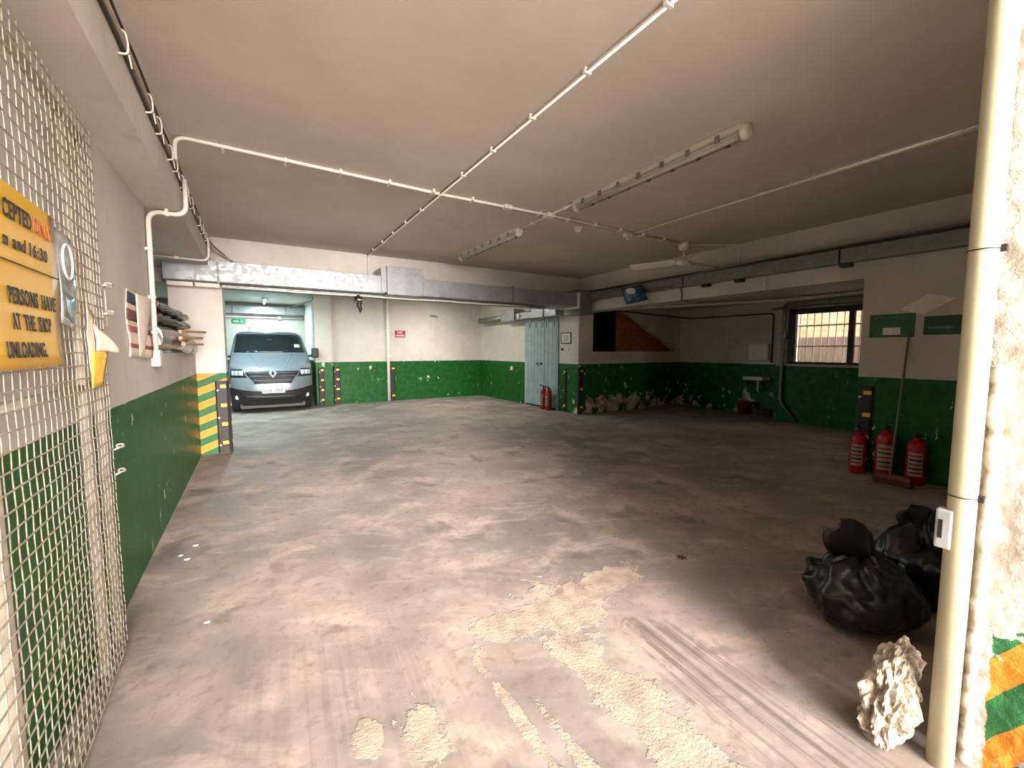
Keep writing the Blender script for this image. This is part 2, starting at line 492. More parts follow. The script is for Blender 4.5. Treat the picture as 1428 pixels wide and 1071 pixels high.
# bead of expanded foam along the reveal edge
bm = B()
pts = []; rad = []
for k in range(170):
    z = .02 + k / 169 * 1.52
    a = mnoise.noise(Vector((0, 0, z * 9))); b = mnoise.noise(Vector((5, 0, z * 16)))
    pts.append((2.272 + .006 * b, .374 + .012 * a, z)); rad.append(.017 + .010 * abs(mnoise.noise(Vector((9, 2, z * 13)))) * 2)
tube(bm, pts, rad, 12)
for v in bm.verts:
    n = mnoise.noise_vector(v.co * 45) * .0055; v.co += n
struct('trim_2', bm, simple('plaster_foam_bead', rgb(186, 174, 160), .8, vary=.08, scale=30, bump=.5, bscale=60), label='lumpy bead of pale filler along the doorway edge')

# light shaft outside the window
bm = box(B(), 12.3, 12.5, 1.0, 7.5, -.1, 1.92)
struct('wall_shaft_lower', bm, simple('grey_brown_render', rgb(120, 104, 94), .9, scale=4))
bm = box(B(), 12.32, 12.5, 1.0, 7.5, 1.92, 7.0)
def block_wall():
    t = NT('sandy_block_render'); p = t.pos(); x, y, z = t.xyz(p)
    r = t.math('FRACT', t.math('DIVIDE', z, .16))
    ln = t.ramp(r, .06, .1)
    c = t.mix(t.ramp(t.noise(p, 3, 5), .3, .7), rgb(206, 172, 138), rgb(232, 204, 172))
    return t.out(t.mix(ln, rgb(170, 140, 112), c), .9)
struct('wall_shaft_upper', bm, block_wall())
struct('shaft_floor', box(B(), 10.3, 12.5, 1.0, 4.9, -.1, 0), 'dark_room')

# ------------------------------------------------------------------ window, doors, opening fittings
wf = bpy.data.objects.new('window_1', None); COL.objects.link(wf); wf.location = (10.1, 4, wz0); ORG[wf.name] = Vector((10.1, 4, wz0))
wf['kind'] = 'structure'; wf['label'] = 'dark framed barred window looking onto a sandy light shaft'
fr = simple('dark_window_frame', rgb(48, 38, 36), .5)
bm = box(B(), 10.07, 10.16, wy0, wy1, wz1 - .09, wz1 + .03); box(bm, 10.07, 10.16, wy0, wy1, wz0, wz0 + .05)
box(bm, 10.07, 10.16, wy1 - .09, wy1 + .06, wz0, wz1 + .03); box(bm, 10.07, 10.16, wy0, wy0 + .07, wz0, wz1)
mk('window_frame', bm, fr, wf)
mk('mullion', box(B(), 10.08, 10.15, 3.60, 3.70, wz0 + .05, wz1 - .09, .005), fr, wf)
bm = box(B(), 10.12, 10.126, wy0 + .07, 3.60, wz0 + .05, wz1 - .09); mk('pane', bm, 'pane', wf)
bm = box(B(), 10.12, 10.126, 3.70, wy1 - .09, wz0 + .05, wz1 - .09); mk('pane', bm, 'pane', wf)
barm = simple('white_bar_paint', rgb(214, 204, 194), .5)
for k in range(10):
    y = 3.42 + k * .135
    mk('bar', tube(B(), [(10.24, y, wz0), (10.24, y, wz1)], .011, 8), barm, wf)
for z in (1.68, 2.12):
    mk('crossbar', box(B(), 10.225, 10.255, wy0, wy1, z - .014, z + .014), barm, wf)

def door(idx, y0, y1, n, label):
    d = bpy.data.objects.new('door_%d' % idx, None); COL.objects.link(d); d.location = (XR, y0, 0); ORG[d.name] = Vector((XR, y0, 0))
    d['kind'] = 'structure'; d['label'] = label
    w = (y1 - y0) / n
    for k in range(n):
        mk('plank', box(B(), XR - .05, XR - .01, y0 + k * w + .004, y0 + (k + 1) * w - .004, .05, 2.45, .006), 'blue_door', d)
    for k in range(n):
        if k % 2 == 0:
            mk('vent_slot', box(B(), XR - .053, XR - .045, y0 + (k + .5) * w - .02, y0 + (k + .5) * w + .02, 2.22, 2.36, .003), 'black_metal', d)
    return d
d1 = door(1, 9.42, 10.36, 6, 'wider pale blue planked door leaf beside the back wall')
d2 = door(2, 8.88, 9.405, 3, 'narrow pale blue planked door leaf nearest the corner column')
mk('door_lock', lathe(B(), (XR - .07, 9.75, 1.22), [(.03, 0), (.035, .01), (.02, .025)], 12, 'x'), 'black_metal', d1)
mk('door_lock', lathe(B(), (XR - .07, 9.52, 1.22), [(.03, 0), (.035, .01), (.02, .025)], 12, 'x'), 'black_metal', d2)
mk('door_handle', box(B(), XR - .085, XR - .05, 9.60, 9.68, 1.18, 1.26, .006), 'zinc', d1)
bm = box(B(), XR - .04, XR, 10.36, 10.41, 0, 2.5); box(bm, XR - .04, XR, 8.83, 8.88, 0, 2.5); box(bm, XR - .04, XR, 8.83, 10.41, 2.45, 2.5)
struct('trim_3', bm, 'blue_door', label='pale blue frame around the planked double door')

# wooden lining inside the store opening
t = NT('brown_wood_panel'); v = t.pos()
g = t.noise(t.scale(v, (3, 3, 14)), 2, 5, .6)
M['brown_wood'] = t.out(t.mix(t.ramp(g, .3, .7), rgb(120, 62, 30), rgb(172, 96, 46)), .5)
bm = box(B(), 8.38, 10.72, 8.30, 8.33, 1.02, 2.78)
pan = single('wood_lining_panel', bm, 'brown_wood', 'brown varnished wood panel inside the opening under the stairs', 'panel')

# ------------------------------------------------------------------ van
VX, VY = .40, 12.3
def lerp_tab(tab, z):
    if z <= tab[0][0]: return tab[0][1]
    for (a, p), (b, q) in zip(tab, tab[1:]):
        if z <= b:
            k = (z - a) / (b - a); return p + (q - p) * k
    return tab[-1][1]
YF = [(.2, .14), (.35, .04), (.6, 0), (.85, .02), (1.05, .07), (1.17, .15), (1.26, .29), (1.4, .56), (1.53, .82), (1.8, 1.13), (2.05, 1.42), (2.12, 1.56), (2.16, 1.85)]
WD = [(.2, .95), (.5, 1.0), (1.0, 1.01), (1.3, 1.0), (1.53, .98), (2.0, .88), (2.1, .82), (2.16, .68)]
def vfront(x, z, off=0.0):
    w = lerp_tab(WD, z); u = min(1.0, abs(x) / w)
    d = .42 if z < 1.2 else .34
    return (VX + x, VY + lerp_tab(YF, z) + d * u ** 4.2 - off, z)
van = thing('van', 'silver grey panel van parked nose-out in the far left bay', 'van', (VX, VY, 0))
silver = NT('silver_car_paint'); silver = silver.out(rgb(140, 150, 157), .28, .35, Coat_Weight=.6, Coat_Roughness=.08)
M['van_paint'] = silver
M['van_glass'] = NT('tinted_windscreen').out(rgb(34, 40, 42), .06, 0.0)
M['van_black'] = simple('black_bumper_plastic', rgb(34, 32, 34), .5)
M['chrome'] = NT('chrome').out((.8, .8, .8, 1), .12, 1.0)
M['lamp_lens'] = NT('headlamp_lens').out(rgb(226, 234, 240), .1, .3)
bm = B()
zs = [.22, .3, .4, .5, .6, .7, .8, .9, 1.0, 1.08, 1.15, 1.2, 1.26, 1.32, 1.4, 1.46, 1.53, 1.6, 1.7, 1.8, 1.9, 2.0, 2.05, 2.09, 2.12, 2.14, 2.16]
rows = []
NX = 24; LV = 5.2
for z in zs:
    w = lerp_tab(WD, z); row = []
    for i in range(NX + 1):
        q = -1 + 2 * i / NX; q = math.copysign(abs(q) ** .75, q)
        row.append(bm.verts.new(vfront(q * w, z)))
    yf = vfront(w, z)[1]
    for k in range(1, 7): row.append(bm.verts.new((VX + w, yf + (VY + LV - yf) * k / 6, z)))
    for k in range(1, 5): row.append(bm.verts.new((VX + w - 2 * w * k / 4, VY + LV, z)))
    for k in range(5, 0, -1): row.append(bm.verts.new((VX - w, yf + (VY + LV - yf) * k / 6, z)))
    rows.append(row)
for a, b in zip(rows, rows[1:]):
    n = len(a)
    for k in range(n):
        f = bm.faces.new((a[k], a[(k + 1) % n], b[(k + 1) % n], b[k])); f.smooth = True
bm.faces.new(rows[-1]); bm.faces.new(rows[0][::-1])
bmesh.ops.recalc_face_normals(bm, faces=bm.faces[:])
body = mk('body', bm, 'van_paint', van)
def patch(name, fl, frr, z0, z1, mat, parent, off=.012, nu=20, nv=10, t=.02, label=None):
    """a piece of the nose: x from fl(v) to frr(v), z from z0 to z1, set proud of the body"""
    def g(u, v):
        z = z0 + (z1 - z0) * v; x = fl(v) + (frr(v) - fl(v)) * u
        return vfront(x, z, off)
    b = grid(B(), g, nu, nv)
    r = bmesh.ops.extrude_face_region(b, geom=b.faces[:])
    bmesh.ops.translate(b, verts=[e for e in r['geom'] if isinstance(e, bmesh.types.BMVert)], vec=(0, t, 0))
    bmesh.ops.recalc_face_normals(b, faces=b.faces[:])
    return mk(name, b, mat, parent, label)
sm = lambda v: v * v * (3 - 2 * v)
wsc = patch('windscreen', lambda v: -.90 + .08 * v, lambda v: .90 - .08 * v, 1.56, 2.07, 'van_glass', van, .012)
for s in (-1, 1):
    mk('wiper', tube(B(), [vfront(s * .55 - .28, 1.585, .03), vfront(s * .55, 1.62, .035), vfront(s * .55 + .3, 1.60, .03)], .008, 6), 'black_metal', wsc)
st = B(); grid(st, lambda u, v: vfront(.62 + .16 * u, 1.70 + .09 * v, .02), 3, 2); thicken(st, .003)
mk('permit_sticker', st, 'ink_white', wsc, 'pale green permit sticker')
patch('rear_view_mirror', lambda v: -.10, lambda v: .10, 1.90, 1.96, 'black_metal', van, .03, 4, 2, .02)
# grille
gr = patch('grille', lambda v: -.44 - .20 * sm(v), lambda v: .44 + .20 * sm(v), .76, 1.08, 'van_black', van, .012)
for z, hw in ((.85, .50), (.95, .56), (1.04, .62)):
    bm = B(); tube(bm, [vfront(-hw + 2 * hw * k / 20, z, .028) for k in range(21)], .009, 6)
    mk('grille_bar', bm, simple('grille_trim', rgb(92, 96, 100), .4), gr)
for s in (-1, 1):
    mk('hood_crease', tube(B(), [vfront(s * (.30 + .22 * k / 8), 1.16 + .34 * k / 8, -.012) for k in range(9)], .02, 8), 'van_paint', body)
bm = B()
cz = 1.03
def dia(w, h): return [(VX, cz + h), (VX + w, cz), (VX, cz - h), (VX - w, cz)]
yy = VY + .02
o1 = dia(.095, .125); i1 = dia(.045, .068)
vo = [bm.verts.new((x, yy - .05, z)) for x, z in o1]; vi = [bm.verts.new((x, yy - .06, z)) for x, z in i1]
vb = [bm.verts.new((x, yy + .05, z)) for x, z in o1]; vj = [bm.verts.new((x, yy + .05, z)) for x, z in i1]
for k in range(4):
    l = (k + 1) % 4
    bm.faces.new((vo[k], vo[l], vi[l], vi[k])); bm.faces.new((vo[k], vb[k], vb[l], vo[l])); bm.faces.new((vi[k], vi[l], vj[l], vj[k]))
bmesh.ops.recalc_face_normals(bm, faces=bm.faces[:])
mk('badge', bm, NT('badge_silver').out(rgb(220, 224, 226), .25, .3), van, 'chrome diamond badge')
# headlamps with inner elements
for s in (-1, 1):
    f = (lambda v: -.985 + .02 * v) if s < 0 else (lambda v: .60 + .10 * v)
    g = (lambda v: -.60 - .10 * v) if s < 0 else (lambda v: .985 - .02 * v)
    hl = patch('headlamp', f, g, .93, 1.14, 'van_black', van, .012, 10, 4)
    for k, (a, b_) in enumerate(((.69, .79), (.805, .885), (.90, .95))):
        lo, hi_ = (a, b_) if s > 0 else (-b_, -a)
        patch('lamp_element', lambda v, lo=lo: lo, lambda v, hi_=hi_: hi_, 0.98, 1.10, 'lamp_lens', hl, .026, 4, 3, .012)
# lower bumper: black, dipping silver lip above it
def bz(u, v):
    x = -1.0 + 2.0 * u; top = .56 + .12 * abs(x) ** 2.2; z = .2 + (top - .2) * v
    w = lerp_tab(WD, z); return vfront(x * w * .998, z, .014)
bm = grid(B(), bz, 30, 8)
bp = mk('bumper', bm, 'van_black', van)
patch('air_intake', lambda v: -.62 - .1 * v, lambda v: .62 + .1 * v, .33, .46, 'black_metal', bp, .02, 16, 3)
for s in (-.84, .84):
    bm = lathe(B(), Vector(vfront(s, .42, .03)), [(.05, 0), (.05, .03), (.04, .035)], 12, 'y'); mk('fog_lamp', bm, 'lamp_lens', bp)
pltb = box(B(), VX - .27, VX + .27, VY - .045, VY - .02, .52, .65, .004)
plate = mk('number_plate', pltb, simple('plate_white', rgb(232, 230, 220), .4, vary=.03), van, 'white number plate')
for s_, x_, w_ in (('CLW', -.23, .20), ('157', .03, .19)):
    mk('plate_lettering', text_mesh(s_, .12, (VX + x_, VY - .047, .545), (1, 0, 0), (0, 0, 1), .003, .001, width=w_), 'ink', plate)
# mirrors, wheels, antenna
for s in (-1, 1):
    bm = box(B(), VX + s * 1.06 - .0, VX + s * 1.25, VY + .78, VY + .95, 1.40, 1.68, .04)
    tube(bm, [(VX + s * .97, VY + .9, 1.46), (VX + s * 1.08, VY + .88, 1.46)], .03, 8)
    mk('wing_mirror', bm, 'van_black', van)
for s in (-1, 1):
    for y in (.85, 4.1):
        bm = lathe(B(), (VX + s * .88 - .11, VY + y, .335), [(.20, -.0), (.33, .01), (.335, .05), (.335, .17), (.33, .21), (.20, .22)], 28, 'x')
        w_ = mk('wheel', bm, 'rubber', van)
        mk('wheel_hub', lathe(B(), (VX + s * .99 - .02, VY + y, .335), [(.19, 0), (.2, .02), (.1, .04)], 20, 'x'), 'zinc_dark', w_)
mk('front_skirt', box(B(), VX - .78, VX + .78, VY + .25, VY + .5, .12, .24), 'black_metal', van)
van.scale = (.94, .94, .985)
mk('aerial', tube(B(), [(VX - .5, VY + 1.9, 2.15), (VX - .5, VY + 1.95, 2.3)], .008, 6), 'black_metal', van)

# ------------------------------------------------------------------ ducts
dz0, dz1, dy0, dy1 = 2.585, 2.885, 7.5, 7.97
duct = thing('ventilation_duct', 'long galvanised rectangular duct slung across below the back beam', 'duct', (2.5, 7.7, 2.58))
for a, b in ((-1.02, -.40), (-.38, 2.0), (2.66, 4.6), (4.62, 6.36)):
    mk('duct_section', box(B(), a, b, dy0, dy1, dz0, dz1, .006), 'zinc', duct)
for x in (-.39, 4.61):
    bm = box(B(), x - .015, x + .015, dy0 - .02, dy1 + .02, dz0 - .02, dz1 + .02); mk('flange', bm, 'zinc_dark', duct)
bx = mk('junction_box', box(B(), 2.02, 2.65, dy0 - .1, dy1, 2.56, 3.04, .006), 'zinc', duct, 'taller galvanised duct box in the middle of the run')
mk('flange', box(B(), 1.93, 2.02, dy0 - .04, dy1 + .02, 2.60, 3.02, .004), 'zinc', bx)
mk('flange', box(B(), 2.65, 2.69, dy0 - .03, dy1 + .02, 2.62, 2.95, .004), 'zinc', bx)
mk('end_collar', box(B(), 6.36, 6.74, dy0 - .05, dy1 + .05, 2.42, 2.98, .008), 'zinc_dark', duct)
mk('support_strap', box(B(), 6.33, 6.355, dy0 - .06, dy1, 2.55, 2.90), 'white_plastic', duct)
for a, b in ((-1.0, -.70), (-.68, -.38)):
    single('lamp_batten', box(B(), a, b, 7.62, 7.72, 2.515, 2.575, .008), 'white_plastic',
           'short pale batten under the duct ' + ('at its far left end' if a < -.9 else 'beside the striped pillar edge'), 'batten', 'pale battens under the duct')
bm = box(B(), -.36, 5.6, 7.72, 7.9, 2.525, 2.575, .004)
ct = thing('cable_tray', 'slim metal cable tray running under the galvanised duct', 'cable tray', (2.5, 7.8, 2.52))
mk('tray', bm, 'zinc_dark', ct)
mk('cable', tube(B(), [(-.36 + k * .5, 7.70, 2.535 + .006 * math.sin(k * 2)) for k in range(12)], .012, 6), 'white_plastic', ct)
# black cable bundle hanging from the tray
hb = thing('cable_bundle', 'black knotted cable bundle dangling below the duct', 'cable', (1.58, 7.6, 2.25))
bm = B()
tube(bm, [(1.58, 7.62, 2.53), (1.56, 7.6, 2.47), (1.6, 7.6, 2.42), (1.57, 7.59, 2.36), (1.6, 7.6, 2.30), (1.59, 7.6, 2.24)], [.03, .05, .035, .045, .03, .012], 10)
mk('bundle', bm, 'black_cable', hb)
bm = B(); tube(bm, [(1.52, 7.6, 2.50), (1.50, 7.58, 2.44), (1.54, 7.58, 2.40), (1.6, 7.57, 2.44), (1.62, 7.58, 2.5)], .014, 6); mk('loop', bm, 'black_cable', hb)
mk('tie', box(B(), 1.545, 1.615, 7.555, 7.645, 2.45, 2.462), 'white_plastic', hb)

# ducting above the blue doors
dd = thing('wall_duct', 'grey branch duct and pipe boxed in above the blue doors', 'duct', (6.6, 10, 2.45))
mk('pipe', tube(B(), [(6.62, 12.9, 2.58), (6.62, 11.2, 2.58)], .09, 14), 'zinc_dark', dd)
mk('box', box(B(), 6.48, 6.8, 10.5, 11.25, 2.46, 2.80, .01), 'zinc', dd)
mk('reducer', box(B(), 6.54, 6.78, 9.6, 10.5, 2.48, 2.66, .01), 'zinc', dd)
mk('clamp', lathe(B(), (6.5, 10.3, 2.57), [(.06, 0), (.065, .02), (.03, .04)], 14, 'x'), 'white_plastic', dd)
mk('upper_box', box(B(), 6.5, 6.8, 9.3, 9.9, 2.66, 2.9, .01), 'zinc_dark', dd)
mk('large_box', box(B(), 6.48, 6.82, 8.5, 9.6, 2.46, 2.80, .012), 'zinc', dd)
mk('flange', box(B(), 6.46, 6.83, 9.02, 9.05, 2.45, 2.82), 'zinc_dark', dd)

# tray along the right beam
rt = thing('cable_tray', 'dark cable tray fixed along the right-hand beam', 'cable tray', (6.78, 4.2, 2.74))
for a, b in ((.5, 2.6), (2.62, 5.0), (5.02, 7.6)):
    mk('tray_section', box(B(), 6.70, XR - .002, a, b, 2.75, 2.935, .006), 'zinc_dark', rt)
mk('tray_lip', box(B(), 6.66, 6.70, .5, 7.6, 2.93, 2.96), 'black_metal', rt)
pts = [(6.72, 7.75, 2.62), (6.70, 7.4, 2.72), (6.69, 6.9, 2.86), (6.68, 6.2, 2.93), (6.68, 5.2, 2.935), (6.66, 4.9, 2.90), (6.67, 4.6, 2.95), (6.68, 3.2, 2.965), (6.68, .6, 2.97)]
mk('cable', tube(B(), fillet(pts, .3, 5), .018, 8), 'grey_cable', rt)
mk('cable', tube(B(), [(6.69, 7.5, 2.70), (6.68, 6.5, 2.80), (6.685, 5.2, 2.78)], .012, 6), 'grey_cable', rt)
for k, y in enumerate((3.95, 4.55, 2.5)):
    mk('bracket', box(B(), 6.74, XR, y, y + .12, 2.70, 2.75), 'black_metal', rt)
for k, y in enumerate((5.15, 3.65)):
    single('conduit_drop', tube(B(), fillet([(6.83, y, 2.75), (6.83, y - .03, 2.6), (6.83, y - .02, 2.54), (7.0, y - .05, 2.51)], .05), .013, 8),
           'grey_plastic' if k == 0 else 'white_plastic',
           'dark cable drop on the right beam beside the blue picture board' if k == 0 else 'pale cable drop on the right beam to the right of the fan', 'cable')
# blue picture board hanging on the tray
t = NT('blue_printed_board'); v = t.objco()
n = t.noise(v, 6, 4); M['blue_print'] = t.out(t.mix(t.ramp(n, .4, .65), rgb(36, 58, 96), rgb(120, 146, 172)), .35)
pb = thing('picture_board', 'tilted blue printed board with a pale oval hung on the right beam', 'sign', (6.6, 6.0, 2.55))
A_, B_, C_, D_ = Vector((6.63, 6.42, 2.87)), Vector((6.60, 5.90, 2.86)), Vector((6.50, 5.62, 2.57)), Vector((6.54, 6.20, 2.54))
mk('board', prism(B(), [A_, B_, C_, D_], (.015, 0, 0)), 'blue_print', pb)
bm = B()
tube(bm, [A_, B_, C_, D_, A_], .012, 6)
mk('board_edge', bm, 'black_metal', pb)
ctr = A_ * .5 + B_ * .28 + C_ * .12 + D_ * .1; ux = (B_ - A_).normalized(); uy = (D_ - A_).normalized()
bm = prism(B(), [ctr + ux * .13 * math.cos(a * PI / 10) + uy * .09 * math.sin(a * PI / 10) + Vector((-.006, 0, 0)) for a in range(20)], (.008, 0, 0))
mk('oval_print', bm, 'ink_white', pb)

# pipes under the side bay ceiling
def pipe_thing(name, label, cat, pts, r, mat, clips=(), clipmat='white_plastic', rad=.08, group=None, seg=8):
    P = fillet(pts, rad)
    base = Vector(P[-1])
    t_ = thing(name, label, cat, base, group)
    mk('pipe', tube(B(), P, r, seg), mat, t_)
    for c in clips:
        c = Vector(c)
        mk('clip', box(B(), c.x - r * 1.7, c.x + r * 1.7, c.y - r * 1.7, c.y + r * 1.7, c.z - r * 1.7, c.z + r * 1.7, r * .3), clipmat, t_)
    return t_
pipe_thing('service_pipe', 'dark drain pipe running down the wall left of the barred window', 'pipe',
           [(9.8, 2.4, 2.62), (10.03, 4.85, 2.60), (10.04, 4.88, 2.5), (10.04, 4.88, .45), (10.04, 4.55, .05)], .035, 'zinc_dark', [(10.06, 4.88, 1.9)], 'zinc_dark')
pipe_thing('service_pipe', 'pale pipe under the side bay ceiling beyond the beam', 'pipe',
           [(8.2, 7.9, 2.66), (9.6, 4.9, 2.66), (9.6, 2.4, 2.66)], .03, 'white_plastic')
pipe_thing('service_pipe', 'thin dark cable strung along the stair flank to the wall cabinet', 'pipe',
           [(7.5, 7.9, 2.62), (10.6, 7.6, 2.48), (10.70, 5.72, 2.48), (10.72, 5.45, 2.48), (10.72, 5.45, 1.3)], .016, 'black_cable')
pipe_thing('service_pipe', 'grey pipe crossing below the side bay ceiling near the window', 'pipe',
           [(9.80, 5.0, 2.50), (9.80, 2.4, 2.50)], .028, 'grey_plastic')

# ------------------------------------------------------------------ ceiling services
zc = ZC - .018
def ys(x, a, b, n, z=None): return [(x, a + (b - a) * k / (n - 1), z or zc) for k in range(n)]
c1 = thing('conduit', 'pale conduit running straight down the middle of the ceiling to the back beam', 'conduit', (1.84, 4.5, zc))
mk('pipe', tube(B(), fillet([(1.83, .1, zc), (1.84, 8.0, zc), (1.84, 8.02, 2.9)], .06), .013, 8), 'white_plastic', c1)
mk('dark_cable', tube(B(), [(1.815, .1, zc), (1.822, 8.0, zc)], .008, 6), 'grey_cable', c1)
for p in ys(1.835, .9, 7.5, 12): mk('clip', box(B(), p[0] - .035, p[0] + .02, p[1] - .012, p[1] + .012, zc - .016, ZC, .003), 'white_plastic', c1)
c2 = thing('conduit', 'pale conduit crossing the ceiling from the left beam to the fan', 'conduit', (2.7, 4.46, zc))
mk('pipe', tube(B(), fillet([(-.47, 4.40, 3.12), (-.47, 4.42, zc), (1.84, 4.50, zc), (3.28, 4.46, zc), (5.93, 4.5, zc)], .09), .016, 8), 'white_plastic', c2)
mk('dark_cable', tube(B(), fillet([(-.3, 4.45, zc + .008), (1.84, 4.535, zc + .008), (5.9, 4.53, zc + .008)], .05), .007, 6), 'grey_cable', c2)
for k in range(13):
    x = -.15 + k * .47; mk('clip', box(B(), x - .012, x + .012, 4.43, 4.55, zc - .02, ZC, .003), 'white_plastic', c2)
mk('junction_box', box(B(), 3.22, 3.34, 4.40, 4.52, ZC - .05, ZC, .008), 'white_plastic', c2)
mk('junction_box', box(B(), 2.62, 2.72, 4.43, 4.51, ZC - .045, ZC, .008), 'white_plastic', c2)
c3 = thing('conduit', 'thin pale conduit on the right side of the ceiling', 'conduit', (4.84, 2.7, zc))
mk('pipe', tube(B(), [(4.86, .3, zc), (4.83, 4.5, zc)], .012, 8), 'white_plastic', c3)
for p in ys(4.85, .6, 4.2, 8): mk('clip', box(B(), p[0] - .02, p[0] + .02, p[1] - .01, p[1] + .01, zc - .016, ZC, .003), 'white_plastic', c3)
c4 = thing('conduit', 'short pale conduit linking the two ceiling tube lamps', 'conduit', (3.29, 4.6, zc))
mk('pipe', tube(B(), [(3.28, 3.98, zc), (3.30, 5.18, zc)], .013, 8), 'white_plastic', c4)
for y in (4.15, 4.85): mk('clip', box(B(), 3.265, 3.315, y - .012, y + .012, zc - .018, ZC, .003), 'white_plastic', c4)

def batten(y0, y1, label, lit=False, x=3.3, tubemat='tube_off'):
    t_ = thing('tube_lamp', label, 'lamp', (x, (y0 + y1) / 2, ZC - .11), 'ceiling tube lamps')
    mk('housing', box(B(), x - .065, x + .065, y0, y1, ZC - .055, ZC - .001, .012), 'lamp_white', t_)
    def cov(u, v):
        a = PI * u; return (x - .072 * math.cos(a), y0 + .02 + (y1 - y0 - .04) * v, ZC - .05 - .06 * math.sin(a))
    c = grid(B(), cov, 10, 6)
    mk('diffuser', c, 'clear', t_)
    mk('tube', tube(B(), [(x, y0 + .05, ZC - .08), (x, y1 - .05, ZC - .08)], .018, 10), tubemat, t_)
    mk('reflector', box(B(), x - .03, x + .03, y0 + .05, y1 - .05, ZC - .062, ZC - .055), 'white_plastic', t_)
    for y, s in ((y0, -1), (y1, 1)):
        mk('end_cap', lathe(B(), (x, y, ZC - .055), [(.03, -.035), (.055, -.025), (.066, 0), (.066, .02), (.03, .03)] if s < 0 else [(.03, -.03), (.066, -.02), (.066, 0), (.055, .025), (.03, .035)], 16, 'y'), 'lamp_white', t_)
    n = 7
    for s in (-1, 1):
        for k in range(n):
            y = y0 + (k + .7) * (y1 - y0) / (n + .4)
            mk('clip', box(B(), x + s * .076 - .006, x + s * .076 + .006, y - .02, y + .02, ZC - .085, ZC - .03, .002), 'zinc_dark', t_)
    return t_
batten(1.95, 3.94, 'unlit tube lamp on the ceiling nearest the camera')
batten(5.2, 7.16, 'unlit tube lamp on the ceiling further back, before the beam')

for k, (x, y, lab) in enumerate(((3.98, 4.72, 'small round white detector on the ceiling between lamp and box sensor'), (4.82, 4.58, 'small white box sensor at the ceiling conduit corner'))):
    t_ = thing('detector', lab, 'detector', (x, y, ZC - .07))
    if k == 0:
        mk('base', lathe(B(), (x, y, ZC - .03), [(.05, 0), (.06, .01), (.06, .029)], 18), 'white_plastic', t_)
        mk('head', lathe(B(), (x, y, ZC - .075), [(.015, 0), (.04, .01), (.045, .03), (.05, .045)], 18), 'white_plastic', t_)
    else:
        mk('base', box(B(), x - .06, x + .06, y - .04, y + .04, ZC - .06, ZC - .001, .008), 'white_plastic', t_)
        mk('head', lathe(B(), (x, y, ZC - .10), [(.012, 0), (.028, .012), (.03, .04)], 14), 'white_plastic', t_)

# fan
FX, FY = 6.02, 4.5
fan = thing('ceiling_fan', 'white three-bladed ceiling fan by the right-hand beam', 'fan', (FX, FY, 3.0))
mk('canopy', lathe(B(), (FX, FY, ZC - .13), [(.03, 0), (.07, .02), (.085, .07), (.08, .11), (.075, .129)], 20), 'white_plastic', fan)
mk('rod', tube(B(), [(FX, FY, ZC - .13), (FX, FY, 3.05)], .014, 10), 'white_plastic', fan)
mk('motor', lathe(B(), (FX, FY, 2.965), [(.02, 0), (.06, .012), (.11, .035), (.118, .06), (.09, .085), (.05, .11), (.035, .15)], 24), 'white_plastic', fan)
for az in (-4, 116, 236):
    a = math.radians(az)
    d = Vector((math.cos(a), math.sin(a), 0)); e = Vector((-d.y, d.x, 0))
    def bl(u, v, d=d, e=e):
        r = .12 + .74 * u; w = .055 + .03 * math.sin(PI * min(1, u * 1.2) * .6)
        return Vector((FX, FY, 3.02)) + d * r + e * w * (2 * v - 1) + Vector((0, 0, (2 * v - 1) * .045 - .01 * u))
    bm = grid(B(), bl, 10, 3); thicken(bm, .006)
    b_ = mk('blade', bm, 'white_plastic', fan)
    mk('blade_arm', tube(B(), [Vector((FX, FY, 3.02)) + d * .08, Vector((FX, FY, 3.02)) + d * .2], .012, 6), 'white_plastic', b_)
pipe_thing('fan_cable', 'thin cable from the ceiling fan down the right beam', 'cable', [(FX + .08, FY, ZC - .02), (6.82, 4.05, ZC - .02), (6.83, 4.05, 2.97)], .012, 'white_plastic', rad=.05)

# ------------------------------------------------------------------ left beam cables
for k, (dx, z, r, mat, lab) in enumerate(((-.49, 3.20, .008, 'black_cable', 'upper black cable clipped along the left beam'),
                                          (-.487, 3.13, .012, 'pale_cable', 'middle grey cable clipped along the left beam'),
                                          (-.49, 3.07, .008, 'black_cable', 'lower black cable clipped along the left beam'))):
    pts = [(dx, .0 + j * .4, z + .012 * math.sin(j * 1.7 + k)) for j in range(20)]
    pts += [(-.46, 7.85, z - .03), (-.2, 7.98, 2.95 + .02 * k), (.05, 8.0, 2.9)] if k < 2 else []
    single('beam_cable', tube(B(), pts, r, 7), mat, lab, 'cable', 'cables along the left beam')
ORD = ['nearest', 'second', 'third', 'fourth', 'fifth', 'sixth', 'seventh', 'eighth', 'ninth', 'tenth', 'eleventh', 'twelfth']
for k, y in enumerate((2.35, 2.85, 3.45, 3.75, 4.2, 4.45, 4.85, 5.15, 5.5, 6.2, 6.6, 7.0)):
    bm = tube(B(), fillet([(-.5, y, 3.04), (-.465, y + .01, 3.05), (-.46, y, 3.10), (-.47, y, 3.15), (-.5, y, 3.155)], .03), .005, 6)
    tube(bm, [(-.46, y, 3.045), (-.455, y + .02, 2.99)], .004, 5)
    single('cable_tie', bm, 'white_plastic', 'white plastic tie on the left beam cables, %s from the camera' % ORD[k], 'tie', 'ties along the left beam')
sc_ = thing('conduit', 'white conduit dropping down the end of the left wall to a box', 'conduit', (-.72, 4.72, 1.5))
mk('pipe', tube(B(), fillet([(-.455, 4.80, 3.10), (-.455, 4.78, 2.78), (-.71, 4.72, 2.775), (-.715, 4.70, 1.58)], .10), .019, 10), 'white_plastic', sc_)
